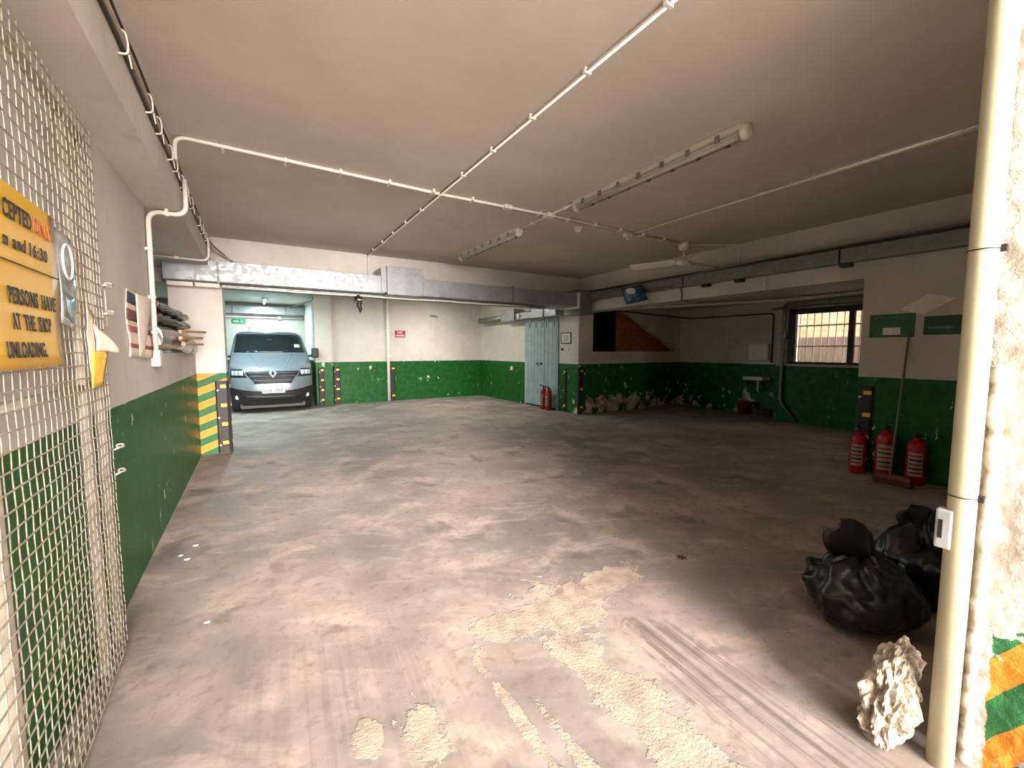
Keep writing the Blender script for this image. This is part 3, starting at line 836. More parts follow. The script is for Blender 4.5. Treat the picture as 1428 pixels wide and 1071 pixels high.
for z in (2.45, 2.05, 1.75): mk('clip', box(B(), -.74, -.69, 4.675, 4.725, z - .012, z + .012, .003), 'white_plastic', sc_)
mk('clip', box(B(), -.60, -.575, 4.73, 4.77, 2.75, 2.81, .003), 'white_plastic', sc_)
mk('socket_box', box(B(), -.74, -.68, 4.63, 4.77, 1.46, 1.60, .01), 'white_plastic', sc_)
pipe_thing('conduit', 'thin white conduit looping under the left beam near the duct', 'conduit', [(-.455, 7.05, 3.10), (-.455, 7.05, 2.79), (-1.3, 6.95, 2.79)], .014, 'white_plastic', [(-.8, 7.01, 2.795)], rad=.1)

# ------------------------------------------------------------------ corner guards
def guard(p, d, n, w, h, nref, label, bolts=True, side=None, yoff=0.0):
    """black rubber guard: p base corner, d along the wall, n out of the wall; side wraps the corner by that width"""
    p = Vector(p); d = Vector(d); n = Vector(n); up = Vector((0, 0, 1)); th = .035
    t_ = thing('corner_guard', label, 'corner guard', p, 'black and yellow corner guards')
    prof = [p, p + d * w, p + d * (w + (th if side else 0)) * 1.0 + n * (0 if not side else 0)]
    if side:
        poly = [p, p + n * th * .6, p + n * th + d * th * .5, p + d * (w - .01) + n * th, p + d * (w + th) + n * th * .2, p + d * (w + th) - n * (side - .02), p + d * (w + th * .6) - n * side, p + d * w - n * side, p + d * w]
    else:
        poly = [p, p + n * th * .5, p + d * w * .15 + n * th, p + d * w * .85 + n * th, p + d * w + n * th * .5, p + d * w]
    bm = prism(B(), [q + up * .01 for q in poly], (0, 0, h))
    mk('rubber_body', bm, 'rubber', t_)
    for k in range(nref):
        z = h * (.13 + .78 * k / max(1, nref - 1)) if nref > 1 else h * .5
        a = p + d * w * .42 + n * (th - .002) + up * z
        bm = B()
        m = [a, a + d * w * .5, a + d * w * .5 + up * .05, a + up * .05]
        prism(bm, m, n * .006)
        mk('reflector', bm, 'reflector', t_)
        if side:
            a = p + d * (w + th - .002) - n * side * .8 + up * z
            bm = prism(B(), [a, a + n * side * .5, a + n * side * .5 + up * .05, a + up * .05], d * .006); mk('reflector', bm, 'reflector', t_)
    if bolts:
        for k in range(3):
            z = h * (.12 + .38 * k)
            c = p + d * w * .2 + n * (th - .006) + up * z
            bm = B(); tube(bm, [c, c + n * .012], .014, 8); mk('bolt', bm, 'bolt', t_)
    return t_
guard((-.52, 7.85, 0), (1, 0, 0), (0, -1, 0), .15, 1.12, 4, 'large black corner guard with yellow reflectors on the striped left pillar', side=.14)
guard((1.56, 13.18, 0), (1, 0, 0), (0, -1, 0), .15, 1.1, 4, 'black guard with yellow reflectors beside the van mirror')
guard((1.97, 13.3, 0), (1, 0, 0), (0, -1, 0), .19, 1.1, 4, 'black guard with yellow reflectors at the left end of the back wall')
guard((3.62, 13.3, 0), (1, 0, 0), (0, -1, 0), .17, 1.1, 2, 'black guard below the white vertical pipe on the back wall', bolts=False)
guard((XR, 8.62, 0), (0, -1, 0), (-1, 0, 0), .12, 1.12, 2, 'black guard on the wall between the blue doors and the corner column')
guard((XR - .02, YB, 0), (1, 0, 0), (0, -1, 0), .16, 1.16, 3, 'black guard with three reflectors on the corner column', bolts=False)
guard((XR, 2.36, 0), (0, -1, 0), (-1, 0, 0), .17, 1.12, 4, 'black guard on the dark right-hand wall edge beside the extinguishers')

# ------------------------------------------------------------------ fire extinguishers
def extinguisher(x, y, label, h=.52, r=.085, face=PI, lbl=True, group='fire extinguishers'):
    t_ = thing('fire_extinguisher', label, 'extinguisher', (x, y, 0), group)
    mk('cylinder', lathe(B(), (x, y, 0.0), [(r * .92, 0), (r, .015), (r, h * .76), (r * .93, h * .85), (r * .7, h * .92), (r * .34, h * .96), (r * .3, h)], 22), 'red', t_)
    mk('valve', lathe(B(), (x, y, h), [(.025, 0), (.028, .03), (.018, .05)], 12), 'black_metal', t_)
    d = Vector((math.cos(face), math.sin(face), 0)); e = Vector((-d.y, d.x, 0)); c = Vector((x, y, h + .04))
    bm = B(); tube(bm, [c - d * .02, c + d * .05 + Vector((0, 0, .03)), c + d * .13 + Vector((0, 0, .02))], .010, 6); mk('handle', bm, 'black_metal', t_)
    bm = B(); tube(bm, [c - d * .01 + Vector((0, 0, .01)), c + d * .11 + Vector((0, 0, .055))], .009, 6); mk('lever', bm, 'black_metal', t_)
    hp = fillet([c, c + e * .10 + Vector((0, 0, -.02)), c + e * (r + .03) + Vector((0, 0, -h * .45)), c + e * (r + .02) + Vector((0, 0, -h * .75))], .05)
    hs = mk('hose', tube(B(), hp, .010, 7), 'black_cable', t_)
    mk('nozzle', tube(B(), [hp[-1], Vector(hp[-1]) + Vector((0, 0, -.06))], [.012, .022], 8), 'black_metal', hs)
    if lbl:
        def lb(u, v):
            a = face - .75 + 1.5 * u; return (x + (r + .0015) * math.cos(a), y + (r + .0015) * math.sin(a), h * (.2 + .5 * v))
        bm = grid(B(), lb, 8, 1); l_ = mk('label', bm, simple('extinguisher_label', rgb(160, 150, 146), .5, vary=.1, scale=40), t_, 'printed white label')
        for k in range(5):
            def ln(u, v, k=k):
                a = face - .65 + 1.3 * u; zz = h * (.25 + .09 * k); return (x + (r + .003) * math.cos(a), y + (r + .003) * math.sin(a), zz + .022 * v)
            mk('print_band', grid(B(), ln, 8, 1), 'ink' if k % 2 else 'red', l_)
    return t_
extinguisher(6.68, 9.28, 'red fire extinguisher against the blue door, further from the column', .58, .085, PI)
extinguisher(6.66, 9.02, 'red fire extinguisher against the blue door, nearer the column', .56, .09, PI, group='fire extinguishers')
extinguisher(6.68, 2.26, 'red extinguisher in the dark directly behind the guard on the right wall', .55, .085, 3.3)
extinguisher(6.66, 1.98, 'red extinguisher in the middle of the three by the right wall', .62, .095, 3.35)
extinguisher(6.68, 1.70, 'red extinguisher right of the broom handle by the right wall', .56, .09, 3.4)

# broom
br = thing('broom', 'broom with a pale handle leaning on the dark right wall', 'broom', (6.52, 1.93, 0))
mk('handle', tube(B(), [(6.42, 1.85, .10), (6.82, 1.88, 1.78)], .013, 8), 'grey_plastic', br)
mk('head', box(B(), 6.38, 6.47, 1.65, 1.99, .07, .12, .01), simple('broom_head', rgb(120, 66, 48), .6), br)
mk('bristles', box(B(), 6.385, 6.465, 1.64, 2.0, .0, .07, .008), simple('broom_bristles', rgb(84, 46, 38), .9, bump=.6, bscale=120), br)

# signs on the right wall
def flat_x(name, y0, y1, z0, z1, mat, parent=None, x=XR - .012, t=.01):
    return mk(name, box(B(), x, x + t, y0, y1, z0, z1, .002), mat, parent)
s1 = thing('wall_sign', 'green wall sign with a white sticker above the broom', 'sign', (XR, 2.05, 1.75))
flat_x('board', 1.84, 2.28, 1.76, 2.05, 'green_sign', s1)
flat_x('sticker', 1.97, 2.14, 1.79, 1.88, 'ink_white', s1, XR - .016, .004)
flat_x('faded_band', 1.90, 2.24, 1.985, 2.015, simple('faded_ink', rgb(70, 112, 84), .6, vary=.4, scale=30), s1, XR - .0145, .003)
s2 = thing('wall_sign', 'darker green wall sign to the right of the stickered one', 'sign', (XR, 1.6, 1.8))
flat_x('board', 1.43, 1.76, 1.78, 2.0, simple('dark_green_sign', rgb(20, 66, 46), .4), s2)
bm = prism(B(), [(XR - .014, 1.72, 1.855), (XR - .014, 1.56, 1.855), (XR - .014, 1.56, 1.84), (XR - .014, 1.50, 1.865), (XR - .014, 1.56, 1.89), (XR - .014, 1.56, 1.875), (XR - .014, 1.72, 1.875)], (.003, 0, 0))
mk('arrow', bm, simple('faded_arrow', rgb(96, 132, 110), .6), s2)
bm = prism(B(), [(XR - .006, 1.98, 2.10), (XR - .006, 1.74, 2.27), (XR - .012, 1.50, 2.19), (XR - .012, 1.77, 2.02)], (.003, 0, 0))
single('paper_sheet', bm, 'white_plastic', 'faint tilted sheet taped on the wall above the green signs', 'paper')
# framed notice beside the doors
fn = thing('framed_notice', 'small framed white notice on the column face by the blue doors', 'notice', (XR, 8.55, 1.78))
flat_x('paper', 8.36, 8.70, 1.79, 2.02, 'ink_white', fn, XR - .016, .006)
bm = B(); tube(bm, [(XR - .012, 8.34, 1.77), (XR - .012, 8.72, 1.77), (XR - .012, 8.72, 2.04), (XR - .012, 8.34, 2.04), (XR - .012, 8.34, 1.77)], .012, 6)
mk('frame', bm, simple('maroon_frame', rgb(92, 42, 48), .5), fn)
for k in range(5):
    mk('print_line', box(B(), XR - .018, XR - .0155, 8.41, 8.65, 1.82 + k * .036, 1.835 + k * .036), 'grey_plastic', fn)
sw = thing('light_switch', 'small switch plate below the framed notice', 'switch', (XR, 8.5, 1.6))
flat_x('plate', 8.44, 8.54, 1.58, 1.68, 'white_plastic', sw)
flat_x('rocker', 8.47, 8.51, 1.60, 1.66, 'white_plastic', sw, XR - .018, .008)
single('door_buzzer', lathe(B(), (XR - .03, 8.68, 1.62), [(.03, 0), (.035, .01), (.035, .03)], 12, 'x'), 'black_metal', 'small black round button left of the switch plate', 'button')

# NO PARKING plate on the back wall and pipe
ns = thing('wall_sign', 'small red and white plate on the back wall', 'sign', (3.97, 13.29, 2.0))
mk('plate', box(B(), 3.82, 4.15, 13.285, 13.299, 2.0, 2.21, .003), simple('red_plate', rgb(158, 26, 44), .4), ns)
mk('lettering', text_mesh('NO', .085, (3.90, 13.284, 2.12), (1, 0, 0), (0, 0, 1), .002, width=.16), 'ink_white', ns)
mk('lettering', text_mesh('PARKING', .075, (3.85, 13.284, 2.03), (1, 0, 0), (0, 0, 1), .002, width=.27), 'ink_white', ns)
vp_ = thing('downpipe', 'white vertical pipe on the back wall above a black guard', 'pipe', (3.6, 13.24, 0))
mk('pipe', tube(B(), [(3.58, 13.24, .02), (3.58, 13.24, 3.3)], .045, 12), 'white_plastic', vp_)
for z in (1.4, 2.2): mk('bracket', box(B(), 3.52, 3.64, 13.19, 13.3, z, z + .04, .004), 'white_plastic', vp_)
single('wall_socket', box(B(), XR - .05, XR, 11.1, 11.22, .98, 1.1, .01), 'white_plastic', 'small white box on the green wall left of the blue doors', 'socket')
single('wall_hook', tube(B(), fillet([(5.0, 13.29, 2.72), (5.0, 13.2, 2.72), (5.2, 13.2, 2.70)], .03), .014, 6), 'black_metal', 'small dark bracket high on the back wall', 'bracket')

# ------------------------------------------------------------------ mesh gate
def GX(y): return -.605 - (y - 2.9) * -.0 - (y - 1.9) * .035
G0, G1, GT = 1.30, 2.90, 2.66
gate = thing('mesh_gate', 'tall galvanised wire mesh gate folded open against the left wall', 'gate', (GX(2.1), 2.1, 0))
def gp(y, z, off=0.0): return Vector((GX(y) + off, y, z))
nv = 29
for k in range(nv):
    y = G1 - k * .055
    pts = [gp(y, .03 + (GT - .03) * j / 24, .0012 * (-1) ** j) for j in range(25)]
    mk('vertical_wire', tube(B(), pts, .0022, 5), 'wire', gate)
for k in range(48):
    z = .05 + k * .055
    n = 14
    pts = [gp(G0 + (G1 - G0) * j / n, z, .004 + .0008 * (-1) ** (j + k)) for j in range(n + 1)]
    mk('horizontal_wire', tube(B(), pts, .0029, 5), 'wire', gate)
for y in (1.66, 2.60, 2.87):
    mk('stile', tube(B(), [gp(y, .02, -.03), gp(y, GT - .03, -.03)], .022 if y > 2 else .034, 8), 'gate_frame', gate)
for z in (.06, 1.43, GT - .06):
    mk('rail', tube(B(), [gp(G0, z, -.03), gp(G1 - .03, z, -.03)], .018, 8), 'gate_frame', gate)
# latch rings and rod on the free edge
lt = mk('latch_rod', tube(B(), [gp(2.915, 1.72, .012), gp(2.92, 1.93, .012)], .004, 8), 'wire', gate, 'bright latch rod on the gate edge')
for z, r in ((1.93, .016), (1.79, .015), (1.10, .015), (.97, .014)):
    c = gp(2.93, z, .01)
    bm = B(); tube(bm, [c + Vector((r + r * math.cos(a * PI / 7), .0, .6 * r * math.sin(a * PI / 7))) for a in range(1, 15)] + [c + Vector((0, -.05, -.01))], .005, 6)
    mk('latch_ring', bm, 'wire', gate)

# yellow notice on the gate
SY0, SY1, SX = 1.45, 2.19, -.585
def sx(y): return GX(y) + .016
sg = thing('notice_board', 'large yellow notice with black capital lettering wired to the mesh gate', 'sign', (sx(1.8), 1.8, 1.53))
def sgp(u, v):
    y = SY0 + (SY1 - SY0) * u; z = 1.545 + (2.075 - 1.545) * v
    return (sx(y) + .004 * math.sin(v * 7 + u * 3), y, z)
bm = grid(B(), sgp, 12, 12); thicken(bm, .003); board = mk('board', bm, 'sign_yellow', sg)
def sx2(z, y): return sx(y) + .0075
R_ = Vector((-.035, 1, 0)).normalized(); U_ = (0, 0, 1)
def row(name, s, y0, y1, z, size, mat, bold=.0009):
    words = s.split(' '); n = len(s); y = y0
    for w_ in words:                                   # every word is a piece of its own
        wl = (y1 - y0) * (len(w_) / n)
        bm = text_mesh(w_, size, Vector((sx(y) + .0105, y, z)), R_, U_, bold, .0008, width=wl)
        for v in bm.verts:
            u = (v.co.y - SY0) / (SY1 - SY0); q = (v.co.z - 1.545) / .53
            v.co.x += .004 * math.sin(q * 7 + u * 3) - .004
        mk(name, bm, mat, board)
        y += (y1 - y0) * ((len(w_) + 1) / n)
row('lettering', 'CEPTED', 1.755, 1.955, 1.975, .072, 'ink')
row('lettering', 'ONLY', 1.975, 2.135, 1.975, .072, 'ink_red', .0003)
row('lettering', 'm and 16:30', 1.755, 2.075, 1.895, .056, 'ink', .0005)
row('lettering', 'PERSONS HAVE', 1.765, 2.14, 1.735, .068, 'ink')
row('lettering', 'AT THE SHOP', 1.765, 2.085, 1.66, .068, 'ink')
row('lettering', 'UNLOADING.', 1.70, 2.01, 1.578, .066, 'ink')
bm = B(); tube(bm, [(sx(SY0 + (SY1 - SY0) * k / 10) + .012 - .004 + .004 * math.sin(.585 * 7 + k * .3), SY0 + (SY1 - SY0) * k / 10 * .97, 1.853) for k in range(11)], .0022, 5)
mk('divider_line', bm, 'ink', board)
# glossy sleeve with ring print beside it
ps = thing('plastic_sleeve', 'glossy clear sleeve with a ring print hung right of the yellow notice', 'sleeve', (sx(2.3), 2.3, 1.7))
def psp(u, v):
    y = 2.20 + .19 * u; z = 1.70 + .36 * v - .03 * u
    return (sx(y) + .006 * math.sin(u * 5 + v * 4), y, z)
bm = grid(B(), psp, 10, 14); thicken(bm, .002)
mk('sheet', bm, simple('silver_grey_film', rgb(150, 148, 146), .15, .1, vary=.4, scale=14), ps)
bm = B(); tube(bm, [(sx(2.28) + .012, 2.285 + .05 * math.cos(a * PI / 12), 1.935 + .065 * math.sin(a * PI / 12)) for a in range(25)], .004, 6)
mk('ring_print', bm, 'bolt', ps)
def psd(u, v):
    a = psp(.1 + .8 * u, .08 + .30 * v); return (a[0] + .004, a[1], a[2])
bm = grid(B(), psd, 6, 4); thicken(bm, .001)
mk('dark_print', bm, simple('dark_print', rgb(86, 84, 84), .2, vary=.5, scale=26), ps)
# torn paper hanging from the gate edge
pf = thing('torn_paper', 'torn folded cream and yellow paper hanging on the gate edge', 'paper', (-.58, 2.55, 1.44))
P = lambda y, z, o: gp(y, z, o)
def quad_sheet(name, q, mat, par, n=6, amp=.006, seed=0):
    a, b, c, d = [Vector(k) for k in q]
    def f(u, v):
        p_ = (a * (1 - u) + b * u) * (1 - v) + (d * (1 - u) + c * u) * v
        return p_ + mnoise.noise_vector(p_ * 14 + Vector((seed, 0, 0))) * amp
    bm = grid(B(), f, n, n); thicken(bm, .0012); return mk(name, bm, mat, par)
quad_sheet('upper_fold', [P(2.545, 1.50, .012), P(2.585, 1.50, .02), P(2.63, 1.76, .02), P(2.54, 1.83, .012)], 'paper', pf, seed=1)
quad_sheet('side_fold', [P(2.60, 1.60, .025), P(2.80, 1.585, .07), P(2.84, 1.60, .075), P(2.62, 1.72, .022)], 'paper', pf, seed=2)
quad_sheet('printed_flap', [P(2.535, 1.43, .015), P(2.65, 1.44, .03), P(2.72, 1.59, .045), P(2.56, 1.60, .022)], 'paper_yellow', pf, seed=3)

# ------------------------------------------------------------------ items on the left wall
cal = thing('wall_calendar', 'curled calendar sheets with blue, brown and red bands taped on the left wall', 'calendar', (-.73, 4.2, 1.55))
def cl(u, v): return (-.735 + .03 * u * u + .006 * math.sin(v * 8), 3.88 + .60 * u, 1.555 + .47 * v - .02 * u)
bm = grid(B(), cl, 10, 12); thicken(bm, .002)
mk('sheet', bm, 'paper', cal)
for k, (v0, v1, c) in enumerate(((.80, .97, (66, 74, 90)), (.55, .72, (120, 84, 82)), (.38, .47, (178, 110, 104)), (.14, .20, (158, 76, 76)))):
    def bd(u, v, v0=v0, v1=v1):
        a = cl(u * .98 + .01, v0 + (v1 - v0) * v); return (a[0] + .004, a[1], a[2])
    bm = grid(B(), bd, 8, 2); thicken(bm, .001); mk('printed_band', bm, simple('calendar_ink_%d' % k, rgb(*c), .7), cal)
def fl(u, v):
    w = .08 + .38 * v ** .8; y = 4.08 + w * u
    return (-.715 + .025 * math.sin(u * 2.4) * (.3 + .7 * v), y, 1.555 + .455 * v)
bm = grid(B(), fl, 10, 10); thicken(bm, .002)
mk('folded_flap', bm, simple('pale_page', rgb(236, 218, 200), .8, vary=.03), cal)

# bundle lying on the ledge of the opening
def crumple(bm, amp, sc, seed=0):
    for v in bm.verts:
        v.co += mnoise.noise_vector(v.co * sc + Vector((seed, seed, 0))) * amp
    return bm
foil = tube(B(), [(-.80, 4.85 + k * .12, 1.715 + .003 * math.sin(k)) for k in range(20)], [.118 + .006 * math.sin(k * 2.3) for k in range(20)], 26)
crumple(foil, .012, 14)
single('foil_roll', foil, NT('crinkled_foil').out(rgb(170, 162, 152), .3, .8), 'silver foil-wrapped roll lying on the ledge of the left opening', 'roll')
bag_m = simple('dark_polythene', rgb(70, 60, 54), .22, vary=.3, scale=9)
for k, (z, r, y1, lab) in enumerate(((1.905, .045, 7.2, 'dark polythene bundle lying on top of the foil roll'), (2.02, .042, 7.3, 'uppermost flattened dark polythene bundle on the ledge'))):
    bm = tube(B(), [(-.80, 4.9 + j * (y1 - 4.9) / 16, z) for j in range(17)], [r * (1 + .25 * math.sin(j * 1.9 + k)) * (.3 if j == 16 else 1) for j in range(17)], 18)
    for v in bm.verts: v.co.x = -.80 + (v.co.x + .80) * 2.0
    crumple(bm, .016, 9, 4 + k)
    single('polythene_bundle', bm, bag_m, lab, 'bundle')
for k, (a, b, w, lab) in enumerate((((-.66, 5.6, 1.78), (-.60, 7.55, 1.84), .03, 'longest raw timber batten poking out of the ledge bundle'),
                                  ((-.66, 5.6, 1.71), (-.62, 7.30, 1.745), .035, 'middle raw timber batten poking out below the longest one'),
                                  ((-.64, 5.6, 1.65), (-.62, 7.32, 1.665), .025, 'lowest thin timber batten poking out of the ledge bundle'))):
    a = Vector(a); b = Vector(b); h_ = Vector((0, 0, w)); s_ = Vector((.03, 0, 0))
    single('timber_batten', prism(B(), [a, a + s_, a + s_ + h_, a + h_], b - a), 'wood', lab, 'batten', 'timber battens on the ledge')
bm = grid(B(), lambda u, v: (-.66 + .05 * math.sin(v * 3), 5.55 + 1.25 * u, 1.60 + .11 * v - .07 * u * (1 - v)), 16, 6)
crumple(bm, .02, 9); thicken(bm, .003)
single('plastic_wrap', bm, simple('pale_plastic_wrap', rgb(196, 186, 176), .25, vary=.15, scale=14), 'pale crumpled plastic wrap hanging off the ledge under the foil roll', 'wrap')

# ------------------------------------------------------------------ doorway pipe on the right
PX, PY, PR = 2.205, .425, .039
dp = thing('pipe', 'cream vertical pipe standing at the right edge of the doorway', 'pipe', (PX, PY, 0))
mk('shaft', tube(B(), [(PX, PY, 0), (PX, PY, ZC)], PR, 28), 'cream_pipe', dp)
for k, z in enumerate((1.95, 1.065)):
    tie = thing('cable_tie', 'upper black tie strapped round the cream pipe' if k == 0 else 'lower black tie strapped round the cream pipe', 'tie', (PX, PY, z), 'ties on the cream pipe')
    bm = B(); tube(bm, [(PX + (PR + .002) * math.cos(a * PI / 10), PY + (PR + .002) * math.sin(a * PI / 10), z) for a in range(21)], .0022, 5)
    mk('strap', bm, 'black_cable', tie)
    mk('lock', box(B(), PX - .005, PX + .015, PY - PR - .016, PY - PR + .002, z - .012, z + .012, .003), 'black_cable', tie)
kp = thing('door_keep', 'pale metal lock keep behind the cream pipe at knee height', 'lock plate', (2.2, .50, .93))
mk('plate', box(B(), 2.165, 2.215, .436, .484, .86, 1.01, .008), simple('pale_steel', rgb(176, 178, 180), .35, .4), kp)
mk('slot', box(B(), 2.161, 2.17, .462, .474, .90, .97), 'black_metal', kp)

# ------------------------------------------------------------------ rock and refuse bags
bm = B()
bmesh.ops.create_icosphere(bm, subdivisions=5, radius=1)
for v in bm.verts:
    n = v.co.normalized(); z = n.z
    wx = .115 * (1 - .30 * max(0, z) - .12 * max(0, -z)); wy = .085 * (1 - .25 * max(0, z))
    p_ = Vector((n.x * wx + .045 * z, n.y * wy, n.z * .205))
    f = mnoise.fractal(n * 2.1 + Vector((3, 1, 7)), .7, 2.0, 4) * .034
    g = mnoise.voronoi(p_ * 30)[0][0] * .013
    p_ += n * (f + g - .006)
    v.co = p_
    if v.co.z < -.185: v.co.z = -.185
for f in bm.faces: f.smooth = False
bmesh.ops.rotate(bm, verts=bm.verts[:], cent=(0, 0, -.18), matrix=Matrix.Rotation(math.radians(8), 3, 'Y'))
mz = min(v.co.z for v in bm.verts)
bmesh.ops.translate(bm, verts=bm.verts[:], vec=(2.165, .575, -mz))
t = NT('broken_stone'); v = t.objco(); n = t.noise(v, 22, 6, .7); n2 = t.noise(v, 60, 4)
t.bump(t.math('ADD', n, t.mul(n2, .4)), .8, .02)
single('broken_stone', bm, t.out(t.mix(t.ramp(n, .35, .62), rgb(112, 94, 74), rgb(190, 176, 154)), .9), 'rough broken lump of pale stone standing on the floor by the cream pipe', 'stone')

M['bin_bag'] = simple('black_bin_liner', rgb(20, 19, 21), .3, vary=.3, scale=5, bump=.3, bscale=14)
def bin_bag(cx, cy, rx, ry, h, seed, ears, label):
    t_ = thing('bin_bag', label, 'bin bag', (cx, cy, 0), 'black bin bags')
    bm = B(); bmesh.ops.create_icosphere(bm, subdivisions=5, radius=1)
    for v in bm.verts:
        n = v.co.normalized()
        up = max(0, n.z)
        s = 1 - .62 * up ** 3
        p_ = Vector((n.x * rx * s, n.y * ry * s, h * .5 + n.z * h * .5))
        q = n * 1.8 + Vector((seed, seed * .5, 0))
        a = math.atan2(n.y, n.x)
        fold = abs(math.sin(a * 4.5 + 2.5 * mnoise.noise(q))) * .05 * (up + .15)
        f = mnoise.fractal(q, 1.2, 2, 3) * .05 + fold
        p_ += n * f
        p_.z = max(p_.z, .0)
        v.co = p_ + Vector((cx, cy, 0))
    for f in bm.faces: f.smooth = True
    mk('bag', bm, 'bin_bag', t_)
    top = Vector((cx, cy, h * .97))
    for (ex, ey, ez, w) in ears:
        tip = Vector((cx + ex, cy + ey, h + ez)); mid = (top + tip) / 2 + Vector((0, 0, .03)); sd = (tip - top).cross(Vector((.3, .5, .2))).normalized()
        def e_(u, v, tip=tip, mid=mid, sd=sd, w=w):
            c = top * (1 - u) ** 2 + mid * 2 * u * (1 - u) + tip * u * u
            ww = w * math.sin(PI * (.08 + .80 * u)) ** .8
            k = (2 * v - 1)
            return c + sd * ww * k + (tip - top).normalized().cross(sd) * (.35 * w * (1 - k * k)) + mnoise.noise_vector(c * 9 + sd * k * 2) * .018
        bm = grid(B(), e_, 14, 10); thicken(bm, .004)
        mk('tied_ear', bm, 'bin_bag', t_)
    return t_
bin_bag(2.97, .95, .26, .26, .40, 2.1, [(-.16, .10, .20, .12), (.10, .02, .12, .08)], 'nearer black bin bag with a tall tied ear behind the stone')
bin_bag(3.60, .84, .27, .26, .46, 5.7, [(-.05, .10, .12, .10), (.12, -.05, .10, .08)], 'further black bin bag half hidden behind the cream pipe')

# dead leaf and crumbs on the floor
lf = prism(B(), [(2.75 + r_ * math.cos(a), 1.99 + r_ * math.sin(a), .006) for a, r_ in [(k * PI / 7, .045 if k % 2 else .018) for k in range(14)]], (0, 0, .004))
single('dead_leaf', lf, simple('dry_leaf', rgb(88, 56, 40), .8), 'small dead brown leaf lying on the floor', 'leaf')
for k, (x, y, s) in enumerate(((-.3, 2.95, .012), (-.50, 3.95, .015), (-.55, 4.05, .012), (-.47, 4.2, .014))):
    bm = B(); bmesh.ops.create_icosphere(bm, subdivisions=1, radius=s)
    for v in bm.verts: v.co = Vector((v.co.x * 1.6, v.co.y, max(v.co.z * .4, -s * .3) + s * .3)) + Vector((x, y, 0))
    single('paint_flake', bm, 'ink_white', 'white paint flake on the floor along the left wall, %s from the camera' % ORD[k], 'flake', 'paint flakes by the left wall')

# ------------------------------------------------------------------ side bay: cabinet, sink, bucket
wx_ = 10.75
cb = thing('wall_cabinet', 'white wall cabinet above the small sink in the dark side bay', 'cabinet', (wx_, 5.73, 1.33))
mk('body', box(B(), wx_ - .10, wx_, 5.50, 5.97, 1.34, 1.76, .008), 'white_plastic', cb)
mk('door', box(B(), wx_ - .118, wx_ - .10, 5.51, 5.96, 1.35, 1.75, .006), 'white_plastic', cb)
sk = thing('wall_sink', 'small pale wall-hung sink on brackets in the dark side bay', 'sink', (wx_, 5.72, .6))
bm = box(B(), wx_ - .34, wx_, 5.48, 5.96, .86, .95, .02)
mk('basin', bm, 'white_plastic', sk)
mk('basin_hollow', box(B(), wx_ - .29, wx_ - .06, 5.53, 5.91, .948, .953, .001), 'grey_plastic', sk)
for y in (5.55, 5.9): mk('bracket', tube(B(), [(wx_ - .28, y, .86), (wx_ - .02, y, .62)], .012, 6), 'black_metal', sk)
mk('waste_trap', tube(B(), fillet([(wx_ - .15, 5.68, .86), (wx_ - .15, 5.68, .58), (wx_ - .02, 5.68, .60)], .06), [.025] * 9, 10), 'white_plastic', sk)
mk('tap', tube(B(), fillet([(wx_ - .03, 5.72, .95), (wx_ - .03, 5.72, 1.12), (wx_ - .17, 5.72, 1.10)], .05), .012, 8), 'chrome', sk)
bk = thing('bucket', 'red plastic bucket on the floor under the sink', 'bucket', (10.50, 5.95, 0))
bm = B(); c = Vector((10.50, 5.95, 0)); prof = [(.13, .0), (.18, .30), (.188, .30), (.188, .32), (.17, .32), (.122, .015)]
lathe(bm, c, prof, 24); mk('pail', bm, simple('red_brown_plastic', rgb(140, 48, 34), .4), bk)
mk('handle', tube(B(), [c + Vector((.0, .18 * math.cos(a * PI / 10), .31 - .13 * math.sin(a * PI / 10))) + Vector((-.05 * math.sin(a * PI / 10) - .14 * math.sin(a * PI / 10), 0, 0)) for a in range(11)], .005, 6), 'zinc', bk)
single('wooden_crate_block', crumple(box(B(), 10.50, 10.68, 5.30, 5.62, 0, .16, .01), .004, 20), simple('dark_block', rgb(58, 44, 40), .8), 'dark low block on the floor right of the red bucket', 'block')

# ------------------------------------------------------------------ van bay and back bay: lamps and fittings
def lit_lamp(x, y0, y1, label, power, color=(.68, .96, 1.0)):
    t_ = thing('tube_lamp', label, 'lamp', (x, (y0 + y1) / 2, ZC - .1), 'lit tube lamps')
    mk('housing', box(B(), x - .06, x + .06, y0, y1, ZC - .05, ZC - .001, .01), 'lamp_white', t_)
    mk('tube', tube(B(), [(x, y0 + .04, ZC - .075), (x, y1 - .04, ZC - .075)], .018, 10), 'tube_lit', t_)
    L = bpy.data.lights.new('tube_light', 'AREA'); L.shape = 'RECTANGLE'; L.size = .08; L.size_y = y1 - y0; L.energy = power; L.color = color
    lo = bpy.data.objects.new('tube_light', L); COL.objects.link(lo); lo.parent = t_; lo.location = (0, 0, -.02)
    return t_
lit_lamp(-1.6, 10.2, 11.7, 'lit tube lamp above the bay left of the van', 60)
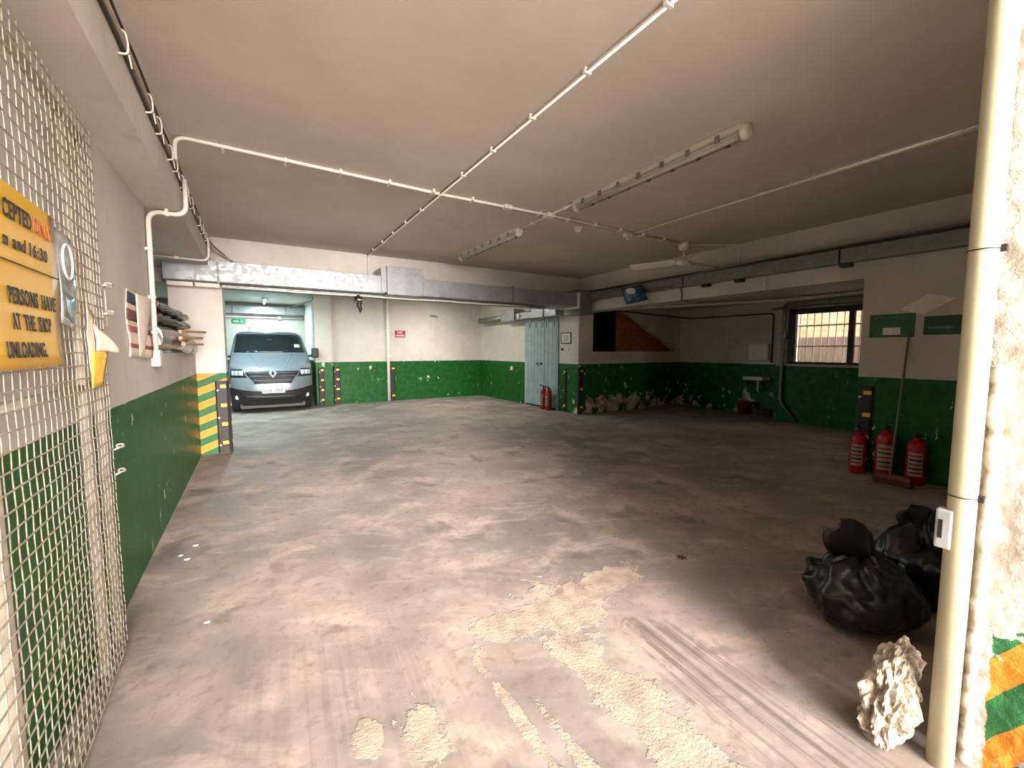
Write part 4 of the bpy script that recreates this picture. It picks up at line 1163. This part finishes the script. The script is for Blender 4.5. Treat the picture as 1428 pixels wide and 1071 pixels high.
lit_lamp(.4, 16.3, 17.8, 'lit tube lamp above the back of the van', 80)
lit_lamp(-.2, 10.9, 12.4, 'lit tube lamp in front of the van', 60)
lit_lamp(4.6, 10.6, 12.1, 'lit tube lamp in the back bay hidden by the beam', 40, (1.0, .96, .86))
ex = thing('exit_sign', 'small green exit sign on the end wall above the van', 'sign', (-.42, 18.58, 2.6))
mk('plate', box(B(), -.62, -.20, 18.575, 18.599, 2.57, 2.74, .003), simple('exit_green', rgb(44, 140, 92), .4), ex)
bm = prism(B(), [(-.58, 18.572, 2.64), (-.48, 18.572, 2.64), (-.48, 18.572, 2.61), (-.42, 18.572, 2.655), (-.48, 18.572, 2.70), (-.48, 18.572, 2.67), (-.58, 18.572, 2.67)], (0, .003, 0)); mk('arrow', bm, 'ink_white', ex)
bm = lathe(B(), (-.32, 18.57, 2.70), [(.018, 0), (.018, .003)], 10, 'y'); tube(bm, [(-.32, 18.572, 2.68), (-.33, 18.572, 2.63)], .014, 6); tube(bm, [(-.33, 18.572, 2.64), (-.36, 18.572, 2.60)], .008, 5); tube(bm, [(-.33, 18.572, 2.64), (-.29, 18.572, 2.60)], .008, 5)
mk('running_figure', bm, 'ink_white', ex)
fd = thing('ventilation_duct', 'pale duct along the end wall above the van', 'duct', (-1, 18.4, 2.9))
for a, b in ((-4.0, -.6), (-.58, 1.1), (1.12, 1.74)):
    mk('duct_section', box(B(), a, b, 18.25, 18.59, 2.93, 3.22, .006), 'zinc', fd)
mk('flange', box(B(), 1.09, 1.13, 18.22, 18.59, 2.91, 3.24), 'zinc_dark', fd)
pipe_thing('service_pipe', 'long pale pipe along the end wall above the exit sign', 'pipe', [(-4, 18.52, 2.82), (1.7, 18.52, 2.82)], .035, 'white_plastic', [(-.9, 18.53, 2.82), (.9, 18.53, 2.82)])
pipe_thing('service_pipe', 'dark bracket pipe hanging beside the back wall pillar', 'pipe', [(1.42, 12.6, 3.3), (1.42, 12.6, 2.95), (.9, 13.0, 2.75)], .03, 'zinc_dark')
